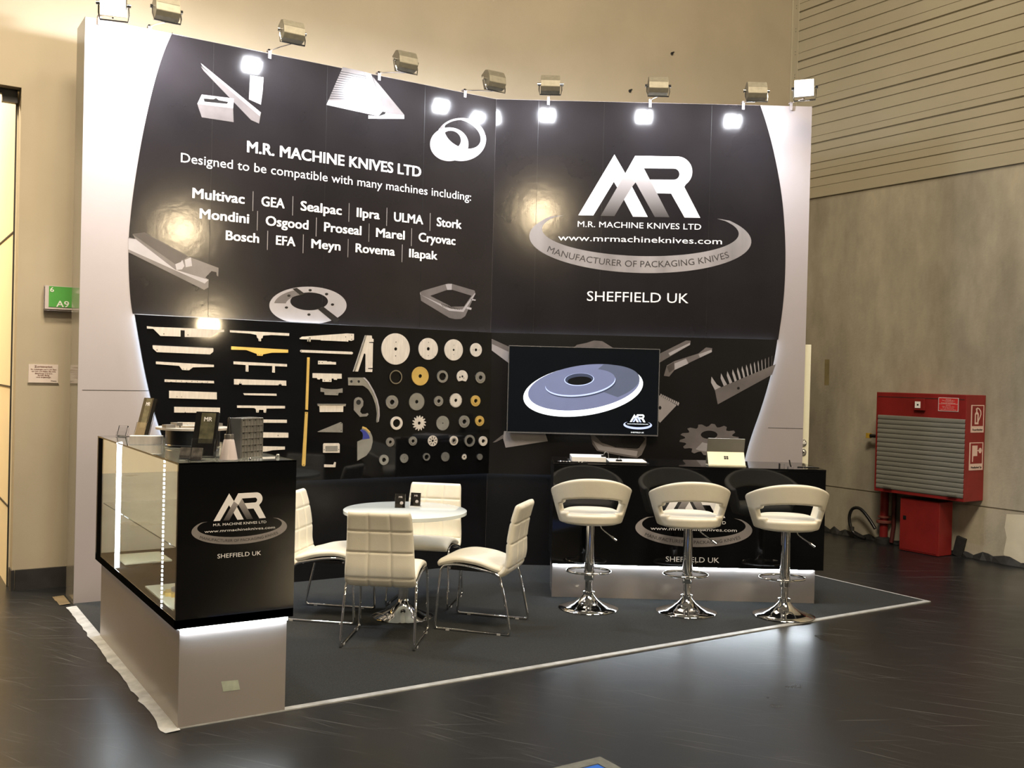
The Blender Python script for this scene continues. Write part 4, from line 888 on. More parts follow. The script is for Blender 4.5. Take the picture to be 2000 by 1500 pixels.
b = MB(); b.lathe([(.03, .08), (.03, .1), (.02, .1)], n=24); b.build('boss', M_gold, t, smooth=40)

# ------------------------------------------------------------------ things on the showcase
ZT = BT+.0006
def leaflet_stand(label, loc, rz, h=.26, w=.115, rot=.30):
    t = thing('leaflet_holder', label, 'leaflet holder', loc, rz)
    Mr = Matrix.Rotation(-rot, 4, 'X')
    b = MB(); b.box((-w/2-.004, -.002, .004), (w/2+.004, .001, h*.97), Mr); b.box((-w/2-.004, -.034, .004), (w/2+.004, -.031, h*.40), Mr); b.box((-w/2-.004, -.034, .003), (w/2+.004, .001, .006), Mr)
    for s in (-1, 1): b.box((s*(w/2+.002)-.0015, -.034, .004), (s*(w/2+.002)+.0015, .001, h*.40), Mr)
    b.box((-w/2, .0, 0), (w/2, .09, .003)); b.build('clear_body', M_acl, t, recalc=True)
    b = MB(); b.box((-w/2, -.029, .008), (w/2, -.004, h), Mr); lf = b.build('leaflet_stack', M_leaf, t)
    b = MB(); b.box((-w/2+.03, -.0302, .07), (w/2-.012, -.0294, h-.006), Mr); b.build('cover_picture', M_leaf2, lf)
    b = MB(); b.text('MR', -.012, .03, h-.05, .022, -.0305, .03)
    bmesh.ops.transform(b.bm, matrix=Mr, verts=b.bm.verts); b.build('cover_lettering', M_letter, lf)
    return t
leaflet_stand('leaflet holder with black leaflets near the back of the showcase top', (.145, 1.50, ZT), -1.2, .262, .10, .26)
leaflet_stand('leaflet holder with black leaflets at the front of the showcase top', (.150, .19, ZT), -.62, .235, .115, .30)
def card_holder(label, loc, rz, h=.05, w=.075, card=M_leaf, grp='clear card holders'):
    t = thing('card_holder', label, 'card holder', loc, rz, grp); Mr = Matrix.Rotation(-.3, 4, 'X')
    b = MB(); b.box((-w/2, .006, .002), (w/2, .008, h*.85), Mr); b.box((-w/2, -.014, .002), (w/2, -.012, h*.4), Mr); b.box((-w/2, -.014, .001), (w/2, .008, .003), Mr); b.box((-w/2, .0, 0), (w/2, .04, .002)); b.build('clear_body', M_acl, t, recalc=True)
    b = MB(); b.box((-w/2+.004, -.008, .005), (w/2-.004, .003, h), Mr); k = b.build('cards', card, t)
    return t
M_cardp = mat('grey_printed_card', (.12, .11, .10), .3, noise=.6, nscale=30)
card_holder('tiny clear card holder at the showcase front edge, left one', (.045, .15, ZT), -.7, .06, .06, M_cardp)
card_holder('tiny clear card holder at the showcase front edge, right one by the leaflets', (.075, .055, ZT), -.7, .065, .06, M_cardp)
card_holder('small empty clear stand at the far left corner of the showcase', (.10, 1.88, ZT), -.9, .07, .075, M_acl)
# ring knife on a black drum
t = thing('pedestal_drum', 'low black drum pedestal on the showcase top', 'pedestal', (.30, .95, ZT)); b = MB(); b.lathe([(.145, 0), (.15, .004), (.15, .096), (.145, .1)], n=64); b.build('drum', M_black, t, smooth=40)
b = MB(); b.lathe([(.1505, .012), (.1505, .016)], n=64, caps=False); b.build('rim_line', M_chrome, t)
t = thing('segment_ring_knife', 'steel segmented ring knife lying on the black drum', 'knife', (.30, .95, ZT+.1006), .35)
for k in range(4):
    b = MB(); a0, a1 = k*PI/2+.04, (k+1)*PI/2-.04
    b.shape([ell(0, 0, .205, .205, 0, 18, a0, a1, False)+list(reversed(ell(0, 0, .125, .125, 0, 18, a0, a1, False)))], -.012, .012)
    bmesh.ops.rotate(b.bm, matrix=Matrix.Rotation(-PI/2, 3, 'X'), verts=b.bm.verts); b.build('ring_segment', M_steel, t)
b = MB()
for k in range(4):
    a = k*PI/2; b.box((-.02, .13, .0122), (.02, .19, .03), Matrix.Rotation(a, 4, 'Z'))
b.build('joint_block', M_steeld, t)
t = thing('steel_bar', 'flat steel bar lying behind the far leaflet holder', 'knife', (.09, 1.16, ZT), -.35); b = MB(); b.box((-.09, -.03, 0), (.09, .03, .052)); b.build('bar', M_steel, t, bevel=.003); b = MB(); b.box((-.0905, -.02, .02), (-.0901, .02, .03)); b.build('groove', M_steeld, t)
# conical bottle
t = thing('spray_bottle', 'small pearly conical bottle with a grey collar between leaflets and steel block', 'bottle', (.235, .055, ZT))
b = MB(); b.lathe([(.042, 0), (.045, .004), (.026, .10), (.021, .106)], n=32); b.build('bottle_body', M_pink, t, smooth=40)
b = MB(); b.lathe([(.023, .106), (.023, .128), (.021, .13)], n=24); b.build('collar', M_steeld, t, smooth=40)
b = MB(); b.lathe([(.016, .13), (.012, .15), (.005, .20), (.002, .215)], n=20); b.build('nozzle', M_black, t, smooth=60)
# steel block with lattice
pc = at_z(471, 897, BT); pl_ = at_z(455, 895, BT); pr_ = at_z(519, 892, BT)
d = Vector((pr_.x-pc.x, pr_.y-pc.y, 0)); wB = .175; rzB = math.atan2(d.y, d.x); hB = .205
t = thing('lattice_block', 'grey steel block faced with a square lattice of cutting cells', 'knife block', (pc.x, pc.y+.012, ZT), rzB)
b = MB(); b.box((0, 0, 0), (wB, .085, hB)); b.build('block', M_steel2, t, bevel=.001)
b = MB(); b.box((.004, -.001, .004), (wB-.004, 0, hB-.004)); lt = b.build('cell_face', M_steeld, t)
b = MB()
for i in range(8): x = .004+i*(wB-.008)/7; b.box((x-.0008, -.0045, .004), (x+.0008, -.001, hB-.004))
for j in range(7): z = .004+j*(hB-.008)/6; b.box((.004, -.0045, z-.0008), (wB-.004, -.001, z+.0008))
b.build('lattice', M_steel2, lt)
b = MB()
for j in range(6):
    for i in range(7):
        if (i+j) % 2: b.lathe([(.004, .0012), (.004, .0016)], (.004+(i+.5)*(wB-.008)/7, 0, .004+(j+.78)*(hB-.008)/6), 8, 'y')
b.build('bore', M_hole, lt)
for nm, lab, px, py in (('steel_ball', 'tiny bright steel ball at the front corner of the showcase top', 543, 893), ('steel_ball', 'tiny bright steel ball in front of the lattice block', 488, 900)):
    p = at_z(px, py, BT); b = MB(); b.lathe([(.009*math.sin(a), .009-.009*math.cos(a)) for a in [.15+i*(PI-.3)/10 for i in range(11)]], n=20); o = b.build(nm, M_chrome, None, 60, label=lab, cat='ball', group='steel balls on the showcase'); o.location = (p.x, p.y, ZT)

# ------------------------------------------------------------------ meeting table and chairs
TX, TY, TZ = 1.945, 1.475, .77
t = thing('round_table', 'round white meeting table on a chrome trumpet foot', 'table', (TX, TY, .0062))
b = MB(); b.lathe([(.425, TZ-.036), (.437, TZ-.032), (.437, TZ-.010), (.43, TZ-.006)], n=96); b.build('tabletop', M_table, t, smooth=35)
b = MB(); b.lathe([(.215, 0), (.218, .006), (.205, .013), (.15, .030), (.09, .06), (.045, .10), (.038, .13)], n=64); b.build('foot', M_chrome, t, smooth=60)
b = MB(); b.lathe([(.0375, .12), (.0375, TZ-.06), (.12, TZ-.055), (.12, TZ-.038)], n=40); b.build('column', M_chrome, t, smooth=40)
def stand_card(label, loc, rz):
    t = thing('menu_stand', label, 'card stand', loc, rz, 'black card stands on the round table'); Mr = Matrix.Rotation(-.14, 4, 'X')
    b = MB(); b.box((-.036, -.006, .002), (.036, .006, .098), Mr); k = b.build('card', M_leaf, t)
    b = MB(); b.box((-.038, .0065, .002), (.038, .0085, .10), Mr); b.box((-.038, -.012, 0), (.038, .03, .003)); b.box((-.038, -.011, .002), (.038, -.008, .03), Mr); b.build('clear_body', M_acl, t, recalc=True)
    b = MB(); b.shape([circle(.012, .034, .012, 16)], -.0068, 0); bmesh.ops.transform(b.bm, matrix=Mr, verts=b.bm.verts); b.build('card_picture', M_letter2, k)
    b = MB(); b.text('MR', -.01, .018, .07, .013, -.0068, .03); bmesh.ops.transform(b.bm, matrix=Mr, verts=b.bm.verts); b.build('card_lettering', M_letter2, k)
p = at_z(781, 992, TZ); stand_card('black card stand on the table, left one', (p.x, p.y, TZ+.001), -.6)
p = at_z(811, 989, TZ); stand_card('black card stand on the table, right one', (p.x, p.y, TZ+.001), -.75)

def crom(P, n):
    P = [Vector(p) for p in P]; Q = [P[0]*2-P[1]]+P+[P[-1]*2-P[-2]]; out = []
    for i in range(1, len(Q)-2):
        for k in range(n):
            s = k/n; a, b_, c, d = Q[i-1:i+3]
            out.append(.5*((2*b_)+(c-a)*s+(2*a-5*b_+4*c-d)*s*s+(3*b_-a-3*c+d)*s**3))
    out.append(P[-1]); return out
def pad(name, m, parent, path, wid, thick, sseams, useams, n=14, depth=.007):
    C = crom(path, n); acc = [0]
    for a, c in zip(C, C[1:]): acc.append(acc[-1]+(c-a).length)
    Ltot = acc[-1]; NU = 44; rows = []
    us = [-1+2*i/NU for i in range(NU+1)]; us = [math.copysign(1-(1-abs(u))**1.5, u)*.55+u*.45 for u in us]
    st = []
    i = 0; N = 84
    for k in range(N+1):
        s = Ltot*k/N; st.append(s)
    st = sorted(set(st+[.002, .006, .011, .017, Ltot-.002, Ltot-.006, Ltot-.011, Ltot-.017]))
    for s in st:
        j = max(i for i in range(len(acc)) if acc[i] <= s+1e-9); j = min(j, len(C)-2); f = (s-acc[j])/max(1e-9, acc[j+1]-acc[j])
        c = C[j].lerp(C[j+1], f); tg = (C[min(j+2, len(C)-1)]-C[max(j-1, 0)]).normalized(); nr = Vector((0, -tg.z, tg.y))
        e = min(s, Ltot-s); r = .024; ef = math.sqrt(max(0, 1-(1-min(1, e/r))**2)) if e < r else 1
        ef = max(ef, .02)
        w = (wid[0]+(wid[1]-wid[0])*s/Ltot)/2
        if e < .05: w -= .012*(1-math.sqrt(max(0, 1-(1-e/.05)**2)))
        g = sum(math.exp(-((s-q)/.0065)**2) for q in sseams)
        top, bot = [], []
        for u in us:
            h = thick/2*ef*max(.03, (1-abs(u)**10)**.45)
            gu = sum(math.exp(-((u-q)*w/.0065)**2) for q in useams) if s < Ltot*1 else 0
            h2 = h-depth*min(1, max(g, gu))*min(1, ef*1.2)*(1 if abs(u) < .97 else .3)
            x = w*u
            top.append(c+Vector((x, 0, 0))+nr*h2); bot.append(c+Vector((x, 0, 0))-nr*h2)
        rows.append(top+list(reversed(bot)))
    b = MB(); b.grid(rows, closed_u=True, cap=True); return b.build(name, m, parent, smooth=50)
def make_chair(label):
    t = thing('meeting_chair', label, 'chair', (0, 0, .0062), 0, 'cream chairs around the round table')
    pad('seat', M_leather, t, [(0, .255, .425), (0, .235, .452), (0, .12, .478), (0, -.02, .468), (0, -.13, .438), (0, -.185, .425)], (.445, .445), .052, (), (), 10)
    pad('backrest', M_leather, t, [(0, -.165, .392), (0, -.212, .425), (0, -.236, .50), (0, -.238, .61), (0, -.258, .745), (0, -.292, .868)], (.462, .405), .052, (.085, .245, .385), (-.33, .33), 10)
    for s in (-1, 1):
        x = s*.235; xs = s*.222
        b = MB(); b.tube([(xs, .215, .43), (s*.226, .238, .40), (x, .262, .03), (x, .255, .008), (x, .225, .008), (x, -.235, .008), (x, -.262, .008), (x, -.268, .035), (s*.228, -.195, .36), (xs, -.17, .40), (xs, -.10, .415), (xs, .02, .44), (xs, .13, .448), (xs, .20, .438)], .0085, 10, True, 2)
        b.build('sled_leg', M_chrome, t, smooth=60)
        for yy in (.17, -.19):
            b = MB(); b.box((x-.011, yy-.012, 0), (x+.011, yy+.012, .012)); b.build('glide', mat('clear_grey_glide', (.4, .4, .4), .3, noise=.05), t)
    b = MB(); b.tube([(-.222, .17, .42), (.222, .17, .42)], .007); b.build('cross_bar', M_chrome, t, smooth=60)
    b = MB(); b.tube([(-.222, -.12, .405), (.222, -.12, .405)], .007); b.build('cross_bar', M_chrome, t, smooth=60)
    b = MB(); b.box((-.2, -.14, .405), (.2, .18, .425)); b.build('seat_board', M_black, t)
    return t
def copy_tree(o, parent=None):
    c = o.copy(); COL.objects.link(c); c.parent = parent
    for ch in list(o.children): copy_tree(ch, c)
    return c
chairs = [((1.5825, 1.0015), -37.3, 'cream meeting chair with its quilted back to the viewer, in front of the table'),
          ((2.333, 1.027), 41.6, 'cream meeting chair seen from the side, right of the table facing left'),
          ((1.508, 1.765), 227.5, 'cream meeting chair left of the table, half hidden by the showcase'),
          ((2.32, 1.85), 138.4, 'cream meeting chair behind the table facing the viewer')]
c0 = make_chair(chairs[0][2])
for i, (xy, r, lab) in enumerate(chairs):
    c = c0 if i == 0 else copy_tree(c0)
    c['label'] = lab; c.location = (xy[0], xy[1], .0062); c.rotation_euler = (0, 0, math.radians(r))

# ------------------------------------------------------------------ reception counter
KX, KY, KL_, KT, KB, KPL = 3.2238, 1.466, 2.1203, 1.0643, .2777, .0665
RC = thing('reception_counter', 'long black reception counter with company logo and lit pale plinth', 'counter', (KX, KY, 0), -ANG)
MK = Matrix.Translation((KX, KY, 0)) @ Matrix.Rotation(-ANG, 4, 'Z')
def onK(x, y): p = hit(x, y, (KX, KY, 0), nR); q = MK.inverted() @ p; return q.x, q.z
b = MB(); b.box((0, 0, KB), (KL_, .03, KT-.02)); kf = b.build('front_panel', M_acryl, RC, label='glossy black front with the company logo')
b = MB(); b.box((0, .03, KB), (.03, .62, KT-.02)); b.box((KL_-.03, .03, KB), (KL_, .62, KT-.02)); b.box((.03, .03, KB), (KL_-.03, .6, KB+.03)); b.build('side_panel', M_black, RC)
b = MB(); b.box((-.001, -.002, KT-.02), (KL_+.001, .64, KT)); b.build('countertop', M_acryl, RC, bevel=.0015)
b = MB(); b.box((KPL*.15, KPL, .006), (KL_-.045, .55, KB-.002)); b.build('plinth', MATS['satin_taupe_laminate'], RC)
b = MB()
for k in range(150): x = .012+k*(KL_-.07)/150; b.box((x, KPL-.012, KB-.012-.004*random.random()), (x+.0105, KPL-.002, KB-.002))
b.build('led_strip', M_led2, RC)
wk = (onK(1241, 1030), onK(1469, 1040)); make_logo(kf, (wk[0][0]+wk[1][0])/2, onK(1355, 1033)[1], wk[1][0]-wk[0][0], -.0008, (M_letter, M_stroke, M_letter3, M_swoosh))
def onKt(x, y): p = at_z(x, y, KT); q = MK.inverted() @ p; return q.x, q.y
def K(x, y, z=KT+.0006): p = MK @ Vector((x, y, z)); return (p.x, p.y, p.z)
# ring binder
u = onK(1113, 903)[0]; v = onK(1272, 906)[0]
t = thing('ring_binder', 'open ring binder with white papers on the left of the counter', 'binder', K(u, .10), -ANG); w = v-u
b = MB(); b.box((0, 0, 0), (w, .30, .006)); b.box((w*.47, 0, .006), (w*.53, .30, .008)); b.build('cover', M_black, t)
b = MB(); b.box((.02, .01, .0062), (w*.46, .29, .045)); b.build('left_pages', M_paper, t, bevel=.003)
b = MB(); b.box((w*.50, .01, .0082), (w-.02, .29, .016)); b.build('right_pages', M_paper, t, bevel=.002)
b = MB()
for k in range(4): b.box((w*.62+.0, .05+k*.055, .0161), (w-.06, .058+k*.055, .0164))
b.build('print_lines', M_steeld, t)
b = MB(); b.box((w*.40, .03, .0455), (w*.46, .07, .06)); b.tube([(w*.43, .05, .06), (w*.45, .05, .085), (w*.49, .05, .082), (w*.5, .05, .03)], .003); b.build('ring_clip', M_chrome, t)
b = MB(); b.box((w*.585, .02, .0165), (w*.66, .055, .028)); b.tube([(w*.60, .04, .028), (w*.63, .05, .05), (w*.65, .04, .028)], .0025); b.build('bulldog_clip', M_black, t)
u = onK(1090, 902)[0]; t = thing('key_chain', 'black beaded key chain beside the binder', 'key chain', K(u, .045), -ANG)
b = MB(); b.tube([(0, 0, .008), (.06, .012, .008), (.12, -.01, .008), (.19, .006, .008), (.235, 0, .008)], .007, 8, smooth=1); b.build('cord', M_black, t, smooth=50)
b = MB()
for k in range(9): b.lathe([(.004, .004), (.008, .010), (.004, .016)], (.02+k*.024, .008*math.sin(k*1.7), 0), 10)
b.build('bead', M_chrome, t, smooth=60)
# tablet on its kickstand
u, v = onK(1387, 905)[0], onK(1461, 908)[0]; w = v-u
t = thing('tablet_computer', 'grey tablet seen from behind on its cream kickstand', 'tablet', K(u, .075), -ANG)
Ms = Matrix.Translation((0, .10, .012)) @ Matrix.Rotation(.30, 4, 'X'); b = MB(); b.box((0, 0, 0), (w, .009, .215), Ms); b.build('slab', M_grey, t, bevel=.003)
Mk = Matrix.Translation((0, .0, .012)) @ Matrix.Rotation(-.62, 4, 'X'); b = MB(); b.box((0.002, 0, 0), (w-.002, .003, .125), Mk); ks = b.build('kickstand', M_lgrey, t)
b = MB()
for i in (0, 1):
    for j in (0, 1): b.box((w/2-.017+i*.018, -.0006, .052+j*.016), (w/2-.001+i*.018, 0, .066+j*.016), Mk)
b.build('four_square_mark', M_hole, ks)
b = MB(); b.box((0, -.02, 0), (w, .11, .010)); b.build('keyboard_cover', M_lgrey, t, bevel=.002)
# spectacles and small bits at the right end
u = onK(1528, 913)[0]
t = thing('card_box', 'small clear box with a card near the right end of the counter', 'box', K(u, .06), -ANG); b = MB(); b.box((0, 0, 0), (.035, .03, .034)); b.build('clear_box', M_acl, t, recalc=True); b = MB(); b.box((-.006, .0, 0), (-.002, .03, .036)); b.build('dark_end', M_black, t)
u = onK(1546, 913)[0]
t = thing('pen_stand', 'black pen leaning up from a small clear foot on the counter', 'pen', K(u, .06), -ANG); b = MB(); b.tube([(.012, 0, .012), (.004, 0, .034), (-.002, 0, .066)], .005, 10); b.build('pen', M_black, t, smooth=60); b = MB(); b.box((-.012, -.012, 0), (.03, .02, .014)); b.build('foot', M_acl, t, recalc=True)
u = onK(1556, 913)[0]
t = thing('spectacles', 'folded black spectacles at the right end of the counter', 'glasses', K(u+.02, .05), -ANG)
b = MB(); b.tube([(.05, 0, .010), (.10, .004, .014), (.17, 0, .010), (.16, .02, .008), (.07, .02, .008)], .006, 8, True, 1); b.build('frame', M_black, t, smooth=60)
for k, x in enumerate((.0, .118)):
    b = MB(); b.box((x, .0, .004), (x+.05, .006, .018)); b.build('lens', M_chrome, t, bevel=.003)

# ------------------------------------------------------------------ bar stools
def make_stool(label):
    t = thing('bar_stool', label, 'bar stool', (0, 0, .0062), 0, 'cream bar stools at the reception counter')
    # local +y looks at the counter
    NP, NV = 40, 14; rows = []; mask = {}
    def P(fi, v):
        a = math.radians(-118+236*fi); zt = 1.0-.115*math.sin(min(abs(a), 2.2)/2.06*PI/2)**2.2-.06*max(0, abs(a)-1.6); zb = .655
        k = v**1.0; rx = .212+.074*k**.9; ry = .205+.05*k
        return Vector((rx*math.sin(a), -ry*math.cos(a), zb+(zt-zb)*k))
    bm = bmesh.new(); V = [[bm.verts.new(P(i/NP, j/NV)) for i in range(NP+1)] for j in range(NV+1)]
    for j in range(NV):
        for i in range(NP):
            fi = (i+.5)/NP-.5; fj = (j+.5)/NV
            du, dv = fi/.27, (fj-.40)/.165
            if (abs(du)**4+abs(dv)**4) < 1: continue
            bm.faces.new((V[j][i], V[j][i+1], V[j+1][i+1], V[j+1][i]))
    bmesh.ops.delete(bm, geom=[v for v in bm.verts if not v.link_faces], context='VERTS')
    b = MB(); b.bm.free(); b.bm = bm; o = b.build('backrest', M_leather, t, smooth=80)
    m1 = o.modifiers.new('thick', 'SOLIDIFY'); m1.thickness = .042; m1.offset = 0
    m2 = o.modifiers.new('round', 'SUBSURF'); m2.levels = 2; m2.render_levels = 2
    b = MB(); n = 56; rows = []
    for r, z in ((.02, .640), (.16, .640), (.205, .648), (.222, .672), (.226, .70), (.215, .728), (.18, .742), (.10, .750), (.01, .752)):
        rows.append([Vector((r*math.copysign(abs(math.cos(2*PI*i/n))**.85, math.cos(2*PI*i/n)), r*.98*math.copysign(abs(math.sin(2*PI*i/n))**.85, math.sin(2*PI*i/n))+.01, z)) for i in range(n)])
    b.grid(rows, True, True); b.build('seat', M_leather, t, smooth=80)
    b = MB(); b.lathe([(.222, 0), (.226, .004), (.222, .010), (.17, .022), (.115, .042), (.07, .072), (.045, .10), (.040, .112)], n=64); b.build('base', M_chrome, t, smooth=60)
    b = MB(); b.lathe([(.044, .108), (.044, .128), (.034, .132)], n=40); b.build('collar', M_chrome, t, smooth=40)
    b = MB(); b.lathe([(.029, .125), (.029, .24), (.025, .24)], n=32); b.build('gas_lift', M_chrome, t, smooth=40)
    b = MB(); b.lathe([(.036, .215), (.038, .22), (.036, .42), (.033, .62), (.033, .645)], n=36); b.build('column', M_chrome, t, smooth=40)
    b = MB(); R = [(.165*math.cos(a), .075+.125*math.sin(a), .265) for a in [2*PI*i/40 for i in range(40)]]; b.tube(R, .009, 10, True)
    b.lathe([(.041, .25), (.041, .28)], n=28); b.build('footrest', M_chrome, t, smooth=60)
    b = MB(); b.tube([(.075, -.02, .642), (.078, -.03, .61), (.10, -.05, .592), (.17, -.09, .545)], .005, 8, smooth=1); b.build('lever', M_chrome, t, smooth=60)
    b = MB(); b.tube([(.155, -.081, .555), (.19, -.102, .531)], .009, 10); b.build('lever_grip', M_chrome, t, smooth=60)
    return t
stools = [((3.295, 1.075), -.02, 'cream bar stool nearest the meeting table, first of three at the counter'),
          ((3.889, .648), .0, 'cream bar stool in front of the counter logo, middle of three'),
          ((4.459, .215), -.03, 'cream bar stool at the right end of the counter, its foot over the carpet edge')]
s0 = make_stool(stools[0][2])
for i, (xy, r, lab) in enumerate(stools):
    c = s0 if i == 0 else copy_tree(s0)
    c['label'] = lab; c.location = (xy[0], xy[1], .0092 if i == 2 else .0062); c.rotation_euler = (0, 0, -ANG+r)

# ------------------------------------------------------------------ white door leaf behind the right wall
t = thing('door_leaf', 'narrow white door edge with two lock rosettes behind the right wall', 'door', oR+uR*(L0-.36)+nR*.14+Vector((0, 0, .0066)), -ANG)
b = MB(); b.box((0, 0, 0), (.455, .04, 2.085)); b.build('leaf', M_cream, t, bevel=.002)
for zz, s in ((1.172, 0), (1.085, 1)):
    q = MB(); q.lathe([(.036, 0), (.036, .006), (.032, .009)], (.40, 0, zz), 28, 'y'); ro = q.build('lock_rosette', M_steel2, t, smooth=40)
    b = MB(); b.box((.372, -.0105, zz-.006), (.428, -.009, zz+.006)) if not s else b.lathe([(.012, .009), (.012, .0105)], (.40, 0, zz), 14, 'y'); b.build('keyhole' if s else 'turn_bar', M_hole if s else M_paper, ro)

# ------------------------------------------------------------------ fire hose cabinet on the right wall
FX, YN, YF, ZB0, ZT0 = 7.83, .952, 1.995, .595, 1.655
FC = thing('fire_hose_cabinet', 'red fire hose cabinet with a grey roller shutter on the concrete wall', 'fire cabinet', (FX, YN, ZB0))
dx, dy, dz = XR-.001-FX, YF-YN, ZT0-ZB0
b = MB(); b.box((0, 0, 0), (dx, dy, dz)); b.build('body', M_red, FC, bevel=.004)
def onF(x, y): p = at_x(x, y, FX); return p.y-YN, p.z-ZB0
a = onF(1715, 811); c = onF(1883, 970); d = onF(1712, 957); e = onF(1885, 818)
b = MB(); yl, yr = (a[0]+d[0])/2, (c[0]+e[0])/2; zt, zb = (a[1]+e[1])/2, (c[1]+d[1])/2; n = 16; pr = [(-.001, zb)]
for k in range(n):
    z0 = zb+(zt-zb)*k/n; z1_ = zb+(zt-zb)*(k+1)/n; h = z1_-z0
    pr += [(-.003, z0+.003), (-.008, z0+h*.2), (-.0095, z0+h*.5), (-.007, z0+h*.85), (-.003, z1_-.001)]
pr += [(-.001, zt)]
b.grid([[(x, y, z) for x, z in pr] for y in (yr, yl)]); b.build('roller_shutter', M_shut, FC)
for px, py in ((1736, 951), (1861, 967)):
    q = onF(px, py); b = MB(); b.box((-.03, q[0]-.05, q[1]-.012), (-.01, q[0]+.05, q[1]+.004)); b.build('shutter_handle', mat('dull_steel_handle', (.35, .34, .3), .3, .8, noise=.2), FC)
b = MB(); b.box((-.0016, .02, dz-.05), (-.0004, dy-.02, dz-.044)); b.build('lid_joint', M_dark, FC)
# small call box and instruction plate on the front
p, q = onF(1789, 778), onF(1808, 802)
b = MB(); b.box((-.03, q[0], q[1]), (0, p[0], p[1])); cb = b.build('call_box', M_red, FC, bevel=.003)
p, q = onF(1791, 784), onF(1801, 797); b = MB(); b.box((-.034, q[0], q[1]), (-.0302, p[0], p[1])); b.build('white_window', M_paper, cb)
p, q = onF(1795, 789), onF(1798, 792); b = MB(); b.box((-.036, q[0], q[1]), (-.0342, p[0], p[1])); b.build('push_point', M_hole, cb)
p, q = onF(1833.5, 776), onF(1872, 804.5)
b = MB(); b.box((-.004, q[0], q[1]), (0, p[0], p[1])); ip = b.build('instruction_plate', M_letter2, FC)
b = MB(); b.box((-.0046, q[0]+.006, q[1]+.006), (-.0041, p[0]-.006, p[1]-.006)); b.build('red_field', M_red2, ip)
def ytext(b, s, ya, yb, z0, cap, x, bold=0):
    """lettering on a face that looks along -x: reading direction is -y"""
    v, f, ch, g0, g1 = glyphs(s, bold); k = (ya-yb)/(g1-g0); vv = [b.bm.verts.new((x-p_[2]*.3, ya-(p_[0]-g0)*k, z0+p_[1]*cap/ch)) for p_ in v]
    for idx in f:
        try: b.bm.faces.new([vv[i] for i in idx])
        except ValueError: pass
b = MB(); H_ = p[1]-q[1]; W_ = p[0]-q[0]
M_plt = mat('pale_sign_print', (.66, .5, .46), .4, noise=.02)
for s, f0, f1, fz in (('Achtung', .37, .63, .15), ('Nur im Brandfall öffnen', .2, .82, .24), ('und benutzen', .33, .74, .33), ('Missbrauch wird bestraft', .15, .85, .42), ('Attention', .38, .62, .58), ('Open only in case of fire', .2, .82, .68), ('Do not obstruct access', .24, .78, .78), ('Misuse will be prosecuted at all times', .12, .9, .9)):
    ytext(b, s, p[0]-W_*f0, p[0]-W_*f1, p[1]-H_*fz, H_*.055, -.0048, .01)
b.build('lettering', M_plt, ip)
b = MB(); b.box((-.0048, q[0]+.006, q[1]+H_*.53), (-.0047, p[0]-.006, q[1]+H_*.55)); b.build('dividing_line', M_plt, ip)
# pictogram signs on the side that looks along -y
def onS(x, y): p = at_y(x, y, YN); return p.x-FX, p.z-ZB0
def pict(c0, c1, kind, word):
    p, q = onS(*c0), onS(*c1); xa, xb = p[0], q[0]; za, zb = q[1], p[1]; w, h = xb-xa, zb-za
    b = MB(); b.box((xa, -.003, za), (xb, 0, zb)); sg = b.build('pictogram_sign', M_plt, FC)
    b = MB(); b.box((xa+w*.07, -.0036, za+h*.235), (xb-w*.07, -.0031, zb-h*.03)); b.build('red_field', MATS['fire_red_paint'], sg)
    X = lambda f: xa+w*f; Z = lambda f: zb-h*f
    b = MB()
    if kind == 0:
        b.shape([[(X(.27), Z(.70)), (X(.57), Z(.70)), (X(.57), Z(.32)), (X(.5), Z(.26)), (X(.34), Z(.26)), (X(.27), Z(.32))], [(X(.36), Z(.63)), (X(.47), Z(.63)), (X(.47), Z(.34)), (X(.36), Z(.34))]], -.0042, 0)
        b.shape([[(X(f[0]), Z(f[1])) for f in ((.36, .26), (.36, .18), (.32, .14), (.45, .09), (.62, .12), (.76, .22), (.78, .34), (.7, .46), (.56, .62), (.52, .57), (.64, .43), (.70, .33), (.68, .24), (.58, .16), (.46, .13), (.46, .26))]], -.0043, 0)
    else:
        b.shape([[(X(.18), Z(.11)), (X(.57), Z(.11)), (X(.57), Z(.49)), (X(.28), Z(.49)), (X(.26), Z(.70)), (X(.19), Z(.70))]], -.0042, 0)
        b.shape([[(X(.57), Z(.28)), (X(.70), Z(.28)), (X(.70), Z(.31)), (X(.57), Z(.31))]], -.0042, 0); b.shape([circle(X(.77), Z(.295), w*.12, 20)], -.0043, 0)
    b.build('pictogram', M_plt, sg)
    b = MB(); b.text(word, X(.12), X(.9), Z(.93), h*.07, -.0043, .01); b.build('lettering', M_leaf, sg)
pict((1897, 791), (1920.5, 844.5), 0, 'Feuerlöscher'); pict((1893.5, 864.5), (1918.5, 917.5), 1, 'Wandhydrant Typ')
# lower red box
LX, LYN, LYF, LZ = 7.874, 1.243, 1.70, .552
t = thing('hydrant_box', 'plain red steel box standing under the fire hose cabinet', 'fire cabinet', (LX, LYN, 0))
b = MB(); b.box((0.004, 0, .004), (XR-LX-.06, LYF-LYN, LZ)); b.build('body', M_red, t, bevel=.004)
b = MB(); b.box((0, .025, .02), (.004, LYF-LYN-.004, LZ-.012)); b.build('door', M_red, t, bevel=.001)
b = MB(); b.box((-.004, .38, .33), (0, .415, .37)); b.build('lock', M_black, t)
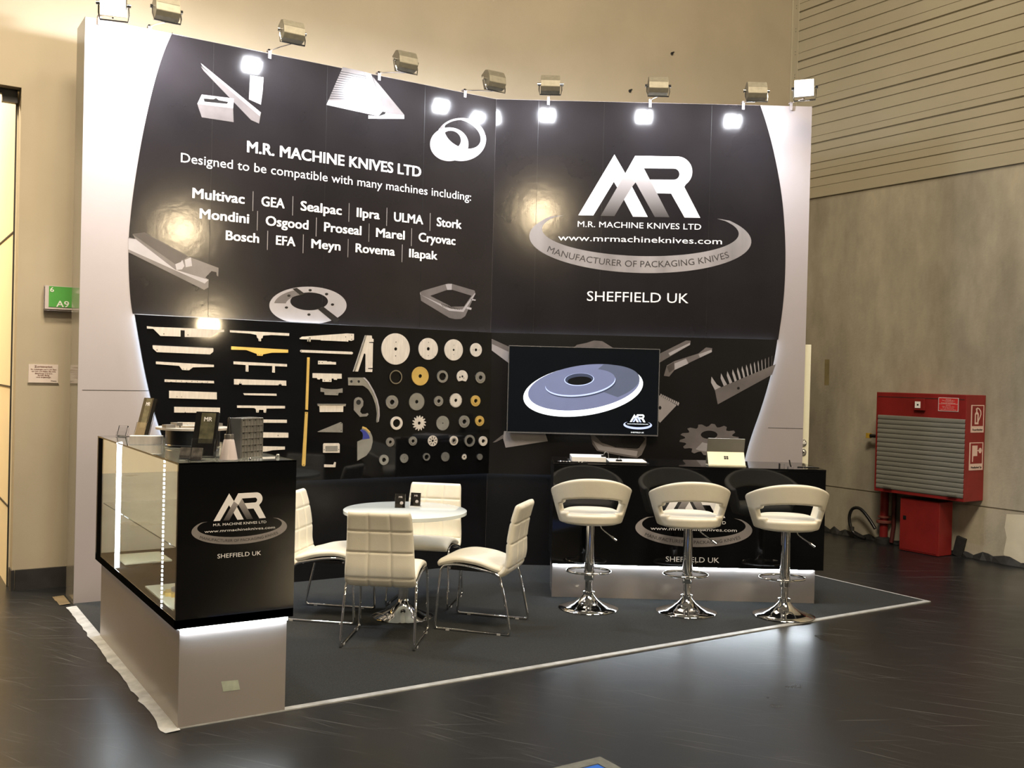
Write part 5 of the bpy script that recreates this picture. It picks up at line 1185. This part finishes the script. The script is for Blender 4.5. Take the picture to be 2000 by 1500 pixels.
# riser pipe
t = thing('riser_pipe', 'red riser pipe with flanges feeding the fire hose cabinet', 'pipe', (8.10, 2.06, 0))
b = MB(); b.lathe([(.045, .05), (.045, 1.12)], n=24); b.build('pipe', M_red, t, smooth=40)
b = MB(); b.lathe([(.075, .22), (.08, .225), (.08, .245), (.075, .25)], n=24); b.lathe([(.065, .28), (.065, .30)], n=24); b.build('flange', mat('rusty_flange', (.2, .06, .045), .6, noise=.3, nscale=20), t, smooth=40)
b = MB(); b.lathe([(.09, 0), (.085, .05), (.05, .07)], n=20); b.build('foot_collar', M_tar, t, smooth=40)
b = MB(); b.tube([(0, -.10, .02), (.02, -.11, .2), (.02, -.11, .59)], .022, 10); b.build('feed_pipe', mat('dark_red_pipe', (.08, .015, .013), .5, noise=.2), t, smooth=60)
p = at_x(1700, 851, 8.05); t2 = thing('yellow_valve', 'small yellow valve at the left side of the fire hose cabinet', 'valve', (p.x, p.y+.03, p.z))
b = MB(); b.tube([(0, YF+.0005-p.y-.03, 0), (0, -.03, 0)], .02, 12); b.build('stem', M_black, t2, smooth=40)
b = MB(); b.box((-.022, -.03, -.028), (.022, .015, .028)); b.build('cap', M_yel, t2, bevel=.003)
t = thing('black_cable', 'black cable looping out beside the riser pipe', 'cable', (8.06, 2.25, 0))
b = MB(); b.tube([(-.02, -.125, .15), (-.02, -.07, .22), (-.02, .02, .31), (-.02, .10, .36), (-.02, .20, .33), (-.02, .23, .2), (-.02, .17, .06), (-.02, .08, .03), (-.02, .0, .02)], .018, 10, smooth=2); b.build('cable', M_black, t, smooth=60)
b = MB(); b.lathe([(.024, 0), (.024, .05)], (-.02, .18, .08), 12); b.build('cable_clip', M_dark, t)
p = at_z(1866, 1084, 0); t = thing('door_wedge', 'black rubber wedge leaning on the wall right of the red box', 'wedge', (p.x+.02, p.y-.03, 0), .1)
b = MB(); b.box((-.06, -.05, 0), (-.01, .05, .20), Matrix.Rotation(.22, 4, 'X')); b.build('wedge', M_tar, t, bevel=.004)
# blue floor panel at the lower edge
p = at_z(1172, 1482.5, 0); e1 = at_z(1100, 1500, 0)-p; e2 = at_z(1213, 1500, 0)-p
rz = math.atan2(-e1.y, -e1.x)
t = thing('floor_display', 'blue floor panel in a grey frame at the lower picture edge', 'floor panel', (p.x, p.y, 0), rz)
b = MB(); b.shape([[(-.9, -.9), (0, -.9), (0, 0), (-.9, 0)], [(-.84, -.84), (-.06, -.84), (-.06, -.06), (-.84, -.06)]], -.012, .012); bmesh.ops.rotate(b.bm, matrix=Matrix.Rotation(-PI/2, 3, 'X'), verts=b.bm.verts); b.build('frame', M_greym, t)
b = MB(); b.box((-.84, -.84, 0), (-.06, -.06, .008)); b.build('panel', M_bluemat, t)
# bolts left in the beige wall
for px, py, lab in ((1312, 105, 'dark old bolt stub in the beige wall, upper one'), (1230, 178, 'dark old bolt stub in the beige wall above the middle of the right booth wall')):
    p = at_y(px, py, YB); t = thing('wall_bolt', lab, 'bolt', (p.x, YB-.001, p.z), 0, 'bolt stubs in the beige wall')
    b = MB(); b.lathe([(.018, 0), (.018, .006)], (0, 0, 0), 14, 'y'); b.build('washer', M_dark, t); b = MB(); b.lathe([(.009, .006), (.009, .03)], (.004, 0, .01), 10, 'y'); b.build('stub', M_dark, t)
